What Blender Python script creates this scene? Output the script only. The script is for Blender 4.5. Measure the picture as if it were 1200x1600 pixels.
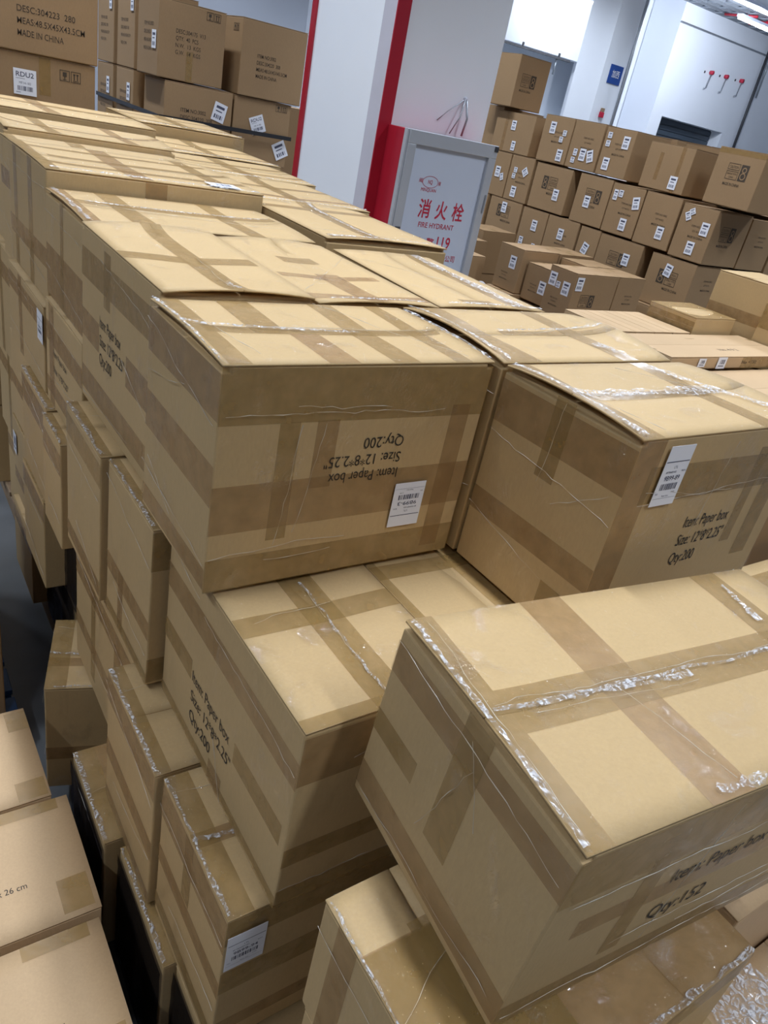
import bpy, bmesh, math, random
from mathutils import Matrix, Vector, noise
random.seed(11)
S = bpy.context.scene
for o in list(bpy.data.objects): bpy.data.objects.remove(o)
COL = S.collection
R = math.radians

# ------------------------------------------------------------------ camera
cd = bpy.data.cameras.new('camera'); cam = bpy.data.objects.new('camera', cd); COL.objects.link(cam)
RX = ((0.82452797, -0.11988826, 0.55297416), (-0.53343618, -0.49059257, 0.68903176), (0.1886782, -0.86310239, -0.46846004))
cam.matrix_world = Matrix(((RX[0][0], -RX[0][1], -RX[0][2], 0), (RX[1][0], -RX[1][1], -RX[1][2], 0), (RX[2][0], -RX[2][1], -RX[2][2], 2.2), (0, 0, 0, 1)))
cd.sensor_fit = 'VERTICAL'; cd.sensor_height = 36; cd.lens = 1166.94 / 1600 * 36; cd.clip_start = .02; cd.clip_end = 200
S.camera = cam
# ------------------------------------------------------------------ world, exposure
w = bpy.data.worlds.new('world'); S.world = w; w.use_nodes = True
w.node_tree.nodes['Background'].inputs[0].default_value = (.62, .68, .8, 1)
w.node_tree.nodes['Background'].inputs[1].default_value = .3
S.view_settings.view_transform = 'Standard'; S.view_settings.look = 'None'; S.view_settings.gamma = 1
S.view_settings.use_curve_mapping = False
S.view_settings.exposure = 0.0
LAMP_W = 48.0
LAMP_COL = (.87, .95, 1.08)

# ------------------------------------------------------------------ materials
def newmat(name):
    m = bpy.data.materials.new(name); m.use_nodes = True
    return m, m.node_tree.nodes, m.node_tree.links, m.node_tree.nodes['Principled BSDF']
def plain(name, col, rough=.6, metal=0, spec=.5, var=.06, scale=6, bump=0):
    m, n, l, b = newmat(name)
    b.inputs['Roughness'].default_value = rough; b.inputs['Metallic'].default_value = metal
    b.inputs['Specular IOR Level'].default_value = spec
    tc = n.new('ShaderNodeTexCoord'); nz = n.new('ShaderNodeTexNoise'); nz.inputs['Scale'].default_value = scale; nz.inputs['Detail'].default_value = 5
    l.new(tc.outputs['Object'], nz.inputs['Vector'])
    mx = n.new('ShaderNodeMix'); mx.data_type = 'RGBA'
    mx.inputs[6].default_value = tuple(max(0, c * (1 - var)) for c in col) + (1,)
    mx.inputs[7].default_value = tuple(min(1, c * (1 + var)) for c in col) + (1,)
    l.new(nz.outputs['Fac'], mx.inputs[0]); l.new(mx.outputs[2], b.inputs['Base Color'])
    if bump:
        bp = n.new('ShaderNodeBump'); bp.inputs['Strength'].default_value = bump; bp.inputs['Distance'].default_value = .004
        l.new(nz.outputs['Fac'], bp.inputs['Height']); l.new(bp.outputs['Normal'], b.inputs['Normal'])
    return m
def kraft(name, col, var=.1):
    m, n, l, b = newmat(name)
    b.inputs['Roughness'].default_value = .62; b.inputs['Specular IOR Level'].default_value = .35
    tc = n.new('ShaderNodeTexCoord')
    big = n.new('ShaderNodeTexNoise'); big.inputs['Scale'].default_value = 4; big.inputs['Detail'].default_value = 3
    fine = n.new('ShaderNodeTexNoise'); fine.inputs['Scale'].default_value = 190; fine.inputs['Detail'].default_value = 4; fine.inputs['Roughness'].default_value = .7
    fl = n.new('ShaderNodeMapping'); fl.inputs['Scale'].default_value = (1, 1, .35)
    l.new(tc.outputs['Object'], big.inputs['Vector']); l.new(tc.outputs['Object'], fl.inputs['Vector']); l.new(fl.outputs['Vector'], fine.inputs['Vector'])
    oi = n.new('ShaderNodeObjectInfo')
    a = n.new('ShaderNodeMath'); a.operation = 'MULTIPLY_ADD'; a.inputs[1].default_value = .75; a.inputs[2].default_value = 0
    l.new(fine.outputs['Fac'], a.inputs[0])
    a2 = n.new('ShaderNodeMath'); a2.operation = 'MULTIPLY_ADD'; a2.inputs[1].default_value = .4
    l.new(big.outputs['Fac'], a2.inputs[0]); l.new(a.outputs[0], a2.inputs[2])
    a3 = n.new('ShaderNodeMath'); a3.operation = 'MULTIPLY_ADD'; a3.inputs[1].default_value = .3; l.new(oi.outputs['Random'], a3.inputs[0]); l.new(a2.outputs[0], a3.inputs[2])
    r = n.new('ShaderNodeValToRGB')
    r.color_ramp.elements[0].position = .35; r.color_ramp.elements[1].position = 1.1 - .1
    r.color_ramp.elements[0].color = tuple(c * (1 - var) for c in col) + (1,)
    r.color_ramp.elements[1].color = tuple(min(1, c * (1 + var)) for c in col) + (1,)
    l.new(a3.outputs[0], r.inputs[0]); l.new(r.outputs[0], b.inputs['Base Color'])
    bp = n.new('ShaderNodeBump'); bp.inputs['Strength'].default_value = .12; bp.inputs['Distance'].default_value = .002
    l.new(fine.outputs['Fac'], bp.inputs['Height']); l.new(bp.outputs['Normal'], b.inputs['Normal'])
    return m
def film(name, tint=(1, 1, 1), base=.03, amp=.32, rough=.16, lo=.5, hi=.72, scale=9, gcol=(1, 1, 1)):
    m, n, l, b = newmat(name); out = n['Material Output']; n.remove(b)
    tr = n.new('ShaderNodeBsdfTransparent'); tr.inputs[0].default_value = tint + (1,)
    gl = n.new('ShaderNodeBsdfGlossy'); gl.inputs['Roughness'].default_value = rough; gl.inputs[0].default_value = gcol + (1,)
    tc = n.new('ShaderNodeTexCoord'); mp = n.new('ShaderNodeMapping'); mp.inputs['Scale'].default_value = (1, 1, .55)
    mp.inputs['Rotation'].default_value = (.5, .4, .6)
    l.new(tc.outputs['Object'], mp.inputs['Vector'])
    nz = n.new('ShaderNodeTexNoise'); nz.inputs['Scale'].default_value = scale; nz.inputs['Detail'].default_value = 6; nz.inputs['Distortion'].default_value = 1.2
    l.new(mp.outputs['Vector'], nz.inputs['Vector'])
    rp = n.new('ShaderNodeValToRGB'); rp.color_ramp.elements[0].position = lo; rp.color_ramp.elements[1].position = hi
    l.new(nz.outputs['Fac'], rp.inputs[0])
    ml = n.new('ShaderNodeMath'); ml.operation = 'MULTIPLY_ADD'; ml.inputs[1].default_value = amp; ml.inputs[2].default_value = base
    l.new(rp.outputs[0], ml.inputs[0])
    n2 = n.new('ShaderNodeTexNoise'); n2.inputs['Scale'].default_value = scale * 6; n2.inputs['Detail'].default_value = 3; n2.inputs['Distortion'].default_value = 2
    l.new(mp.outputs['Vector'], n2.inputs['Vector'])
    bp = n.new('ShaderNodeBump'); bp.inputs['Strength'].default_value = .6; bp.inputs['Distance'].default_value = .01
    l.new(n2.outputs['Fac'], bp.inputs['Height']); l.new(bp.outputs['Normal'], gl.inputs['Normal'])
    mx = n.new('ShaderNodeMixShader'); l.new(ml.outputs[0], mx.inputs[0]); l.new(tr.outputs[0], mx.inputs[1]); l.new(gl.outputs[0], mx.inputs[2])
    l.new(mx.outputs[0], out.inputs[0])
    return m
def milky(name):
    m, n, l, b = newmat(name); out = n['Material Output']
    b.inputs['Base Color'].default_value = (.86, .88, .92, 1); b.inputs['Roughness'].default_value = .16; b.inputs['Specular IOR Level'].default_value = .9
    tc = n.new('ShaderNodeTexCoord'); nz = n.new('ShaderNodeTexNoise'); nz.inputs['Scale'].default_value = 55; nz.inputs['Detail'].default_value = 4; nz.inputs['Distortion'].default_value = 2.5
    l.new(tc.outputs['Object'], nz.inputs['Vector'])
    rp = n.new('ShaderNodeValToRGB'); rp.color_ramp.elements[0].position = .46; rp.color_ramp.elements[1].position = .64
    rp.color_ramp.elements[0].color = (.06, .06, .06, 1); rp.color_ramp.elements[1].color = (.72, .72, .72, 1)
    l.new(nz.outputs['Fac'], rp.inputs[0])
    tr = n.new('ShaderNodeBsdfTransparent'); mx = n.new('ShaderNodeMixShader')
    l.new(rp.outputs[0], mx.inputs[0]); l.new(tr.outputs[0], mx.inputs[1]); l.new(b.outputs[0], mx.inputs[2]); l.new(mx.outputs[0], out.inputs[0])
    return m
def tapemat(name, col, alpha=.8, rough=.28):
    m, n, l, b = newmat(name); out = n['Material Output']
    b.inputs['Base Color'].default_value = col + (1,); b.inputs['Roughness'].default_value = rough; b.inputs['Specular IOR Level'].default_value = .45
    tc = n.new('ShaderNodeTexCoord'); nz = n.new('ShaderNodeTexNoise'); nz.inputs['Scale'].default_value = 22; nz.inputs['Detail'].default_value = 4
    l.new(tc.outputs['Object'], nz.inputs['Vector'])
    bp = n.new('ShaderNodeBump'); bp.inputs['Strength'].default_value = .25; bp.inputs['Distance'].default_value = .006
    l.new(nz.outputs['Fac'], bp.inputs['Height']); l.new(bp.outputs['Normal'], b.inputs['Normal'])
    rp = n.new('ShaderNodeValToRGB'); rp.color_ramp.elements[0].position = .3; rp.color_ramp.elements[1].position = .75
    rp.color_ramp.elements[0].color = (alpha - .12,) * 3 + (1,); rp.color_ramp.elements[1].color = (min(1, alpha + .12),) * 3 + (1,)
    l.new(nz.outputs['Fac'], rp.inputs[0])
    tr = n.new('ShaderNodeBsdfTransparent'); mx = n.new('ShaderNodeMixShader')
    l.new(rp.outputs[0], mx.inputs[0]); l.new(tr.outputs[0], mx.inputs[1]); l.new(b.outputs[0], mx.inputs[2]); l.new(mx.outputs[0], out.inputs[0])
    return m
def emit(name, col, st):
    m, n, l, b = newmat(name); b.inputs['Base Color'].default_value = (1, 1, 1, 1)
    b.inputs['Emission Color'].default_value = col + (1,); b.inputs['Emission Strength'].default_value = st
    return m
M = dict(
    kraft=kraft('kraft_board', (.51, .355, .172)),
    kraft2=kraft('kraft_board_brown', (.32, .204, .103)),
    kraft3=kraft('kraft_board_pinkish', (.525, .36, .20)),
    crease=plain('film_glint_crease', (.58, .53, .44), .25, spec=.9, var=.02),  # pale colour stands in for glints along the film wrinkles
    edge=plain('board_edge', (.30, .21, .12), .8),
    tape=tapemat('packing_tape', (.385, .24, .08), .5),
    tape2=tapemat('packing_tape_reddish', (.385, .22, .085), .45),
    film=film('stretch_film', base=.012, amp=.15, rough=.12, lo=.56, hi=.72, scale=11),
    filmx=milky('stretch_film_bunched'),
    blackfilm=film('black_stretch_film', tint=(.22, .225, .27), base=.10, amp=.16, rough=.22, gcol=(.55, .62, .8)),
    paper=plain('label_paper', (.80, .81, .86), .5, var=.02),
    ink=plain('print_ink', (.028, .022, .016), .7, var=.1),
    inkb=plain('stamp_ink_brown', (.06, .042, .026), .75, var=.15),
    inkl=plain('label_ink', (.07, .075, .12), .6, var=.1),
    red=plain('red_paint', (.40, .012, .03), .35, var=.12),
    redink=plain('red_lettering', (.52, .02, .055), .5, var=.05),
    white=plain('white_wall_paint', (.84, .89, .97), .55, var=.05, scale=1.2),
    white2=plain('white_wall_panel', (.85, .89, .96), .5, var=.03, scale=1),
    greywall=plain('grey_joint_and_shade', (.50, .54, .62), .6, var=.06, scale=1),
    lilac=plain('lilac_shade_and_outlet', (.55, .55, .63), .6, var=.08),
    cab=plain('grey_painted_steel', (.58, .64, .76), .35, var=.03),
    alu=plain('aluminium_frame', (.50, .53, .58), .35, metal=.25, var=.04),
    dark=plain('dark_metal', (.04, .042, .05), .5),
    steel=plain('galvanised_steel', (.33, .36, .40), .4, metal=.6, var=.15),
    floor=plain('grey_epoxy_floor', (.18, .195, .21), .32, var=.35, scale=3.5, bump=.05),
    ceil=plain('ceiling_panel', (.55, .58, .65), .7, var=.05),
    blue=plain('blue_paint', (.015, .075, .22), .4, var=.25, scale=12),
    wood=plain('pallet_wood', (.30, .21, .13), .8, var=.25, scale=14),
    sign=plain('sign_blue', (.02, .075, .32), .4, var=.05),
    shut=plain('roller_shutter_steel', (.055, .075, .10), .45, var=.1),
    lamp=emit('lamp_diffuser', (.93, .97, 1.0), 9),
    greycap=plain('grey_cloth', (.36, .35, .37), .8, var=.1),
    strap=plain('black_strap', (.012, .012, .014), .4),
)

# ------------------------------------------------------------------ helpers
def me_from(verts, faces, name='m', smooth=False):
    me = bpy.data.meshes.new(name); me.from_pydata([tuple(v) for v in verts], [], faces); me.update()
    if smooth:
        for p in me.polygons: p.use_smooth = True
    return me
def obj(name, me, mat, parent=None, mw=None):
    o = bpy.data.objects.new(name, me); COL.objects.link(o)
    if mat is not None and not me.materials: me.materials.append(M[mat])
    if parent is not None: o.parent = parent
    if mw is not None: o.matrix_local = mw
    return o
def tag(o, label, cat, group=None):
    o['label'] = label; o['category'] = cat
    if group: o['group'] = group
    return o
def struct(o): o['kind'] = 'structure'; return o
def empty(name, loc, rot=(0, 0, 0)):
    o = bpy.data.objects.new(name, None); COL.objects.link(o); o.location = loc; o.rotation_euler = rot; o.empty_display_size = .05; return o
BOXF = [(0, 3, 2, 1), (4, 5, 6, 7), (0, 1, 5, 4), (1, 2, 6, 5), (2, 3, 7, 6), (3, 0, 4, 7)]
def boxv(x0, x1, y0, y1, z0, z1):
    return [(x0, y0, z0), (x1, y0, z0), (x1, y1, z0), (x0, y1, z0), (x0, y0, z1), (x1, y0, z1), (x1, y1, z1), (x0, y1, z1)]
def boxes_me(lst, bevel=0, name='m'):
    V, F = [], []
    for b in lst:
        k = len(V); V += boxv(*b); F += [tuple(i + k for i in f) for f in BOXF]
    me = me_from(V, F, name)
    if bevel: bevel_me(me, bevel)
    return me
def bevel_me(me, w, seg=2):
    bm = bmesh.new(); bm.from_mesh(me)
    bmesh.ops.bevel(bm, geom=bm.edges[:], offset=w, segments=seg, affect='EDGES', profile=.5)
    bm.to_mesh(me); bm.free(); me.update()
def tube_me(pts, r, n=8):
    V, F = [], []
    pts = [Vector(p) for p in pts]
    for i, p in enumerate(pts):
        d = (pts[min(i + 1, len(pts) - 1)] - pts[max(i - 1, 0)]).normalized()
        a = d.orthogonal().normalized(); b = d.cross(a)
        if i and (a0 - a).length > 1: pass
        a0 = a
        for k in range(n):
            t = 2 * math.pi * k / n; V.append(p + a * (math.cos(t) * r) + b * (math.sin(t) * r))
    for i in range(len(pts) - 1):
        for k in range(n):
            F.append((i * n + k, i * n + (k + 1) % n, (i + 1) * n + (k + 1) % n, (i + 1) * n + k))
    F.append(tuple(range(n - 1, -1, -1))); F.append(tuple((len(pts) - 1) * n + k for k in range(n)))
    return me_from(V, F, 'tube', True)
_tc = {}
def text_raw(s, bold=0.0, res=3):
    key = (s, bold)
    if key in _tc: return _tc[key]
    c = bpy.data.curves.new('t', 'FONT'); c.body = s; c.size = 1; c.resolution_u = res; c.offset = bold; c.fill_mode = 'FRONT'
    o = bpy.data.objects.new('t', c); COL.objects.link(o)
    dg = bpy.context.evaluated_depsgraph_get(); me = bpy.data.meshes.new_from_object(o.evaluated_get(dg))
    v = [tuple(p.co) for p in me.vertices]; f = [tuple(p.vertices) for p in me.polygons]
    bpy.data.objects.remove(o); bpy.data.curves.remove(c); bpy.data.meshes.remove(me)
    _tc[key] = (v, f); return v, f
def text_into(V, F, s, x, y, h, xs=1.0, fit=None, align='l', bold=0.0, z=0.0, shear=0.0):
    v, f = text_raw(s, bold)
    if not v: return
    x0 = min(p[0] for p in v); x1 = max(p[0] for p in v)
    sx = h * xs
    if fit: sx = fit / (x1 - x0)
    off = {'l': 0, 'c': -(x1 - x0) / 2 * sx, 'r': -(x1 - x0) * sx}[align]
    k = len(V)
    V += [(x + off + (p[0] - x0) * sx + shear * p[1] * h, y + p[1] * h, z) for p in v]; F += [tuple(i + k for i in q) for q in f]
def rect_into(V, F, x0, x1, y0, y1, z=0.0):
    k = len(V); V += [(x0, y0, z), (x1, y0, z), (x1, y1, z), (x0, y1, z)]; F.append((k, k + 1, k + 2, k + 3))
def frame_into(V, F, x0, x1, y0, y1, t):
    rect_into(V, F, x0, x1, y0, y0 + t); rect_into(V, F, x0, x1, y1 - t, y1); rect_into(V, F, x0, x0 + t, y0, y1); rect_into(V, F, x1 - t, x1, y0, y1)
def bars_into(V, F, x0, x1, y0, y1, n, seed=1, z=0.0):
    r = random.Random(seed); x = x0; st = (x1 - x0) / n
    while x < x1:
        wd = st * r.choice((.3, .5, .8, 1.1)); rect_into(V, F, x, min(x1, x + wd), y0, y1, z); x += wd + st * r.choice((.3, .5, .7))

# ------------------------------------------------------------------ cartons
def face_m(face, dx, dy, dz, u, v, rot=0, off=.0016):
    fr = {'F': ((-dx / 2, -dy / 2, 0), (1, 0, 0), (0, 0, 1), (0, -1, 0)), 'L': ((-dx / 2, dy / 2, 0), (0, -1, 0), (0, 0, 1), (-1, 0, 0)),
          'T': ((-dx / 2, -dy / 2, dz), (1, 0, 0), (0, 1, 0), (0, 0, 1)), 'R': ((dx / 2, -dy / 2, 0), (0, 1, 0), (0, 0, 1), (1, 0, 0))}[face]
    o, U, Vv, N = [Vector(a) for a in fr]
    p = o + U * u + Vv * v + N * off
    m = Matrix(((U.x, Vv.x, N.x, p.x), (U.y, Vv.y, N.y, p.y), (U.z, Vv.z, N.z, p.z), (0, 0, 0, 1)))
    return m @ Matrix.Rotation(R(rot), 4, 'Z')
class Top:
    def __init__(s, dx, dy, dz, seam, gap, sag):
        s.dx, s.dy, s.dz, s.seam, s.gap, s.sag = dx, dy, dz, seam, gap, sag
        s.ph = random.random() * 6
    def z(s, x, y):  # local, centre origin
        if s.seam == 'x': a, b, la, lb = x, y, s.dx / 2, s.dy / 2
        else: a, b, la, lb = y, x, s.dy / 2, s.dx / 2
        e = math.exp(-(la - abs(a)) / .05)
        zz = s.dz + s.gap * e * max(0, math.cos(b / lb * math.pi / 2)) ** .8
        zz -= s.sag * max(0, 1 - (abs(b) / lb)) ** 1.5 * (1 - e)
        zz += .0012 * math.sin(a * 9 + s.ph) * (1 - abs(b) / lb)
        return zz
def drape(top, x0, x1, y0, y1, off, nx, ny, skirt=None, wob=0, wf=20):
    V, F = [], []
    for j in range(ny + 1):
        for i in range(nx + 1):
            x = x0 + (x1 - x0) * i / nx; y = y0 + (y1 - y0) * j / ny
            z = top.z(x, y) + off
            if wob: z += wob * (noise.noise(Vector((x * wf + top.ph * 9, y * wf, 3))) + .6 * noise.noise(Vector((x * wf * 2.7, y * wf * 2.7 + top.ph, 9))))
            V.append((x, y, z))
    for j in range(ny):
        for i in range(nx):
            a = j * (nx + 1) + i; F.append((a, a + 1, a + nx + 2, a + nx + 1))
    return V, F
_body = {}
G2 = G3 = G4 = None
def carton(label, x0, x1, y0, y1, z0, z1, group=None, rz=0, rot=None, seam=None, mat='kraft', tapes=(), film_on=0, detail=2, gap=.004, sag=.004,
           stickers=(), prints=(), cat='carton', bunch=(), crease=(), black=False, name='carton', solid=False):
    """tapes: list of ('T'|'F'|'L', u0,u1,v0,v1[,mat]) in fractions of that face"""
    dx, dy, dz = x1 - x0, y1 - y0, z1 - z0
    if film_on and not crease:
        crease = [('L', 0, random.uniform(.75, .95), 1, random.uniform(.7, .9)), ('L', random.uniform(0, .4), .3, 1, random.uniform(.1, .4)), ('T', .02, random.uniform(.1, .9), .95, random.uniform(.1, .9))]
    low_top = group in (G2, G3, G4) and z1 < 1.5
    if low_top: z1 -= .009; dz -= .009; gap = min(gap, .002)
    if seam is None: seam = 'x' if dx >= dy else 'y'
    root = empty(name, ((x0 + x1) / 2, (y0 + y1) / 2, z0), rot or (0, 0, R(rz)))
    tag(root, label, cat, group)
    th = .004
    top = Top(dx, dy, dz, seam, gap if detail > 1 else 0, sag if detail > 1 else .002)
    hb = dz - th - .0005
    V = boxv(-dx / 2, dx / 2, -dy / 2, dy / 2, 0, hb)
    key = (round(dx, 4), round(dy, 4), round(dz, 4), mat, seam, gap >= .006 and detail > 1)
    if key in _body: me = _body[key]
    else:
        if gap >= .006 and detail > 1:
            e, sl = .014, .009; la = (dx if seam == 'x' else dy) / 2; lb = (dy if seam == 'x' else dx) / 2
            pf = [(-la, 0), (la, 0), (la, hb - sl), (la - e, hb - sl), (la - e, hb), (-la + e, hb), (-la + e, hb - sl), (-la, hb - sl)]
            VV = [((p, b, z) if seam == 'x' else (b, p, z)) for b in (-lb, lb) for p, z in pf]
            sd = 1 if seam == 'x' else -1
            FF = [tuple(range(8))[::sd], tuple(range(15, 7, -1))[::sd]] + [tuple([(i + 1) % 8, i, i + 8, (i + 1) % 8 + 8][::sd]) for i in range(8)]
            me = me_from(VV, FF, 'carton_body'); bevel_me(me, .003, 2)
        else:
            me = me_from(V, BOXF, 'carton_body'); bevel_me(me, .004 if detail > 1 else .006, 2)
        _body[key] = me
    body = obj('body', me, mat, root)
    # two outer flaps meeting at a seam
    ns = 14 if detail > 1 else 4
    for s in ((0,) if solid else (0, 1)):
        g = .0012
        if seam == 'x': ya, yb = ((-dy / 2, -g), (g, dy / 2))[s]; xa, xb = -dx / 2, dx / 2; nx, ny = ns, 5
        else: xa, xb = ((-dx / 2, -g), (g, dx / 2))[s]; ya, yb = -dy / 2, dy / 2; nx, ny = 5, ns
        if solid: xa, xb, ya, yb, nx, ny = -dx / 2, dx / 2, -dy / 2, dy / 2, 8, 6
        if detail < 2: nx, ny = max(1, nx // 3), max(1, ny // 3)
        V1, F1 = drape(top, xa, xb, ya, yb, 0, nx, ny)
        V2 = [(a, b, c - th) for a, b, c in V1]; k = len(V1)
        F2 = [tuple(i + k for i in reversed(f)) for f in F1]
        rim = []
        W = nx + 1
        loop = [i for i in range(W)] + [j * W + nx for j in range(1, ny + 1)] + [ny * W + i for i in range(nx - 1, -1, -1)] + [j * W for j in range(ny - 1, 0, -1)]
        for q in range(len(loop)):
            a, b = loop[q], loop[(q + 1) % len(loop)]; rim.append((b, a, a + k, b + k))
        obj('top_flap', me_from(V1 + V2, F1 + F2 + rim, 'flap', detail > 1), mat, root)
    # tape
    for t in tapes:
        f, u0, u1, v0, v1 = t[:5]; tm = t[5] if len(t) > 5 else ('tape2' if random.random() < .4 else 'tape')
        off = .0004 + random.random() * .0004
        if f == 'T':
            xa, xb, ya, yb = -dx / 2 + dx * u0, -dx / 2 + dx * u1, -dy / 2 + dy * v0, -dy / 2 + dy * v1
            nx = max(1, int((xb - xa) / .035)); ny = max(1, int((yb - ya) / .035))
            Vt, Ft = drape(top, xa, xb, ya, yb, off, nx, ny)
            obj('tape_strip', me_from(Vt, Ft, 'tape', True), tm, root)
        else:
            wd = {'F': dx, 'L': dy, 'R': dy}[f]; ua, ub, va, vb = u0 * wd, u1 * wd, v0 * dz, v1 * dz
            vb = min(vb, dz - .004)
            sl = random.uniform(-.004, .004)
            Vt = [(ua, va, 0), (ub, va + sl * (ub - ua) / .3, 0), (ub, vb + sl * (ub - ua) / .3, 0), (ua, vb, 0)]
            obj('tape_strip', me_from(Vt, [(0, 1, 2, 3)], 'tape'), tm, root, face_m(f, dx, dy, dz, 0, 0, 0, off))
    # stretch film
    if film_on:
        V, F = drape(top, -dx / 2, dx / 2, -dy / 2, dy / 2, .0025, 26, 22, wob=.0012 if low_top else .002, wf=14)
        for f in 'FL':
            wd = dx if f == 'F' else dy; nx, ny = 26, 20; k = len(V); mm = face_m(f, dx, dy, dz, 0, 0, 0, .0022)
            for j in range(ny + 1):
                for i in range(nx + 1):
                    u = wd * i / nx; v = dz * j / ny
                    d = .0015 * noise.noise(Vector((u * 9 + top.ph, v * 26, 5))) + .0007 * noise.noise(Vector((u * 30, v * 40 + top.ph, 1)))
                    V.append(tuple(mm @ Vector((u, v, max(-.0006, d)))))
            for j in range(ny):
                for i in range(nx):
                    a = k + j * (nx + 1) + i; F.append((a, a + 1, a + nx + 2, a + nx + 1))
        obj('stretch_film', me_from(V, F, 'film', True), 'film', root)
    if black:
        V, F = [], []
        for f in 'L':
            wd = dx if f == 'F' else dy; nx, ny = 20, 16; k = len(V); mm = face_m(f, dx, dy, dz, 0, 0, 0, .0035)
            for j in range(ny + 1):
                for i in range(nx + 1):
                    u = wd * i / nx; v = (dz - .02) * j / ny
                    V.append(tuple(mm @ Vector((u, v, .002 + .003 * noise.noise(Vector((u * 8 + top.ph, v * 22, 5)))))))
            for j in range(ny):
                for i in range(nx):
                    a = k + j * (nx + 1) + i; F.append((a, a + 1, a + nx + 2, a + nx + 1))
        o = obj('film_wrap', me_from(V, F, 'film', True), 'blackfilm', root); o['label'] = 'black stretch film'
    # crumpled film ropes lying on the top: (u0,v0,u1,v1,width)
    for (u0, v0, u1, v1, wd) in bunch:
        a = Vector((-dx / 2 + dx * u0, -dy / 2 + dy * v0)); b = Vector((-dx / 2 + dx * u1, -dy / 2 + dy * v1)); d = (b - a); L = d.length; d.normalize(); nn = Vector((-d.y, d.x))
        na = max(6, int(L / .007)); nb = 7; V, F = [], []
        ph = random.random() * 20
        for i in range(na + 1):
            t = i / na; ww = wd * (.65 + .6 * noise.noise(Vector((t * 7, ph, 0))))
            for j in range(nb + 1):
                s = j / nb - .5
                p = a + d * (L * t) + nn * (s * ww + .006 * noise.noise(Vector((t * 9, ph, 4))))
                p.x = max(-dx / 2 - .002, min(dx / 2 + .002, p.x)); p.y = max(-dy / 2 - .002, min(dy / 2 + .002, p.y))
                h = .0028 * (1 - 4 * s * s) * (.6 + noise.noise(Vector((t * L * 60, s * 9, ph)))) + .0025 * abs(noise.noise(Vector((t * L * 130, s * 17, ph + 7))))
                V.append((p.x, p.y, top.z(p.x, p.y) + .0035 + max(0, h)))
        for i in range(na):
            for j in range(nb):
                q = i * (nb + 1) + j; F.append((q, q + 1, q + nb + 2, q + nb + 1))
        obj('film_rope', me_from(V, F, 'rope', False), 'filmx', root)
    for (f, u0, v0, u1, v1) in crease:
        wd, ht = {'F': (dx, dz), 'L': (dy, dz), 'T': (dx, dy)}[f]; L = math.hypot((u1 - u0) * wd, (v1 - v0) * ht); nn = max(5, int(L / .02)); ph = random.random() * 30; pts = []
        mm = face_m(f, dx, dy, dz, 0, 0, 0, .004)
        for i in range(nn + 1):
            t = i / nn; q = .010 * noise.noise(Vector((t * L * 9, ph, 0))) + .004 * noise.noise(Vector((t * L * 40, ph, 3)))
            du, dv = (u1 - u0) * wd / L, (v1 - v0) * ht / L
            u = min(max(.002, (u0 + (u1 - u0) * t) * wd - dv * q), wd - .002); v = min(max(.002, (v0 + (v1 - v0) * t) * ht + du * q), ht - .002)
            p = mm @ Vector((u, v, .0005 + .0015 * abs(noise.noise(Vector((t * L * 30, ph, 8))))))
            if f == 'T': p.z = top.z(p.x, p.y) + .0045
            pts.append(tuple(p))
        V, F = [], []
        for i, p in enumerate(pts):
            r = .00065 * max(.1, .55 + 1.1 * noise.noise(Vector((i * .7, ph, 11)))); p = Vector(p)
            d = (Vector(pts[min(i + 1, nn)]) - Vector(pts[max(i - 1, 0)])).normalized(); a = d.orthogonal().normalized(); b = d.cross(a)
            V += [p + a * r, p + b * r, p - a * r, p - b * r]
        for i in range(nn):
            for k in range(4): F.append((i * 4 + k, i * 4 + (k + 1) % 4, i * 4 + 4 + (k + 1) % 4, i * 4 + 4 + k))
        obj('film_glint_crease', me_from(V, F, 'crease', True), 'crease', root)
    for st in stickers: sticker(root, dx, dy, dz, *st)
    for pr in prints: printing(root, dx, dy, dz, *pr)
    root['_d'] = (dx, dy, dz)
    return root
_sm = {}
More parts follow.
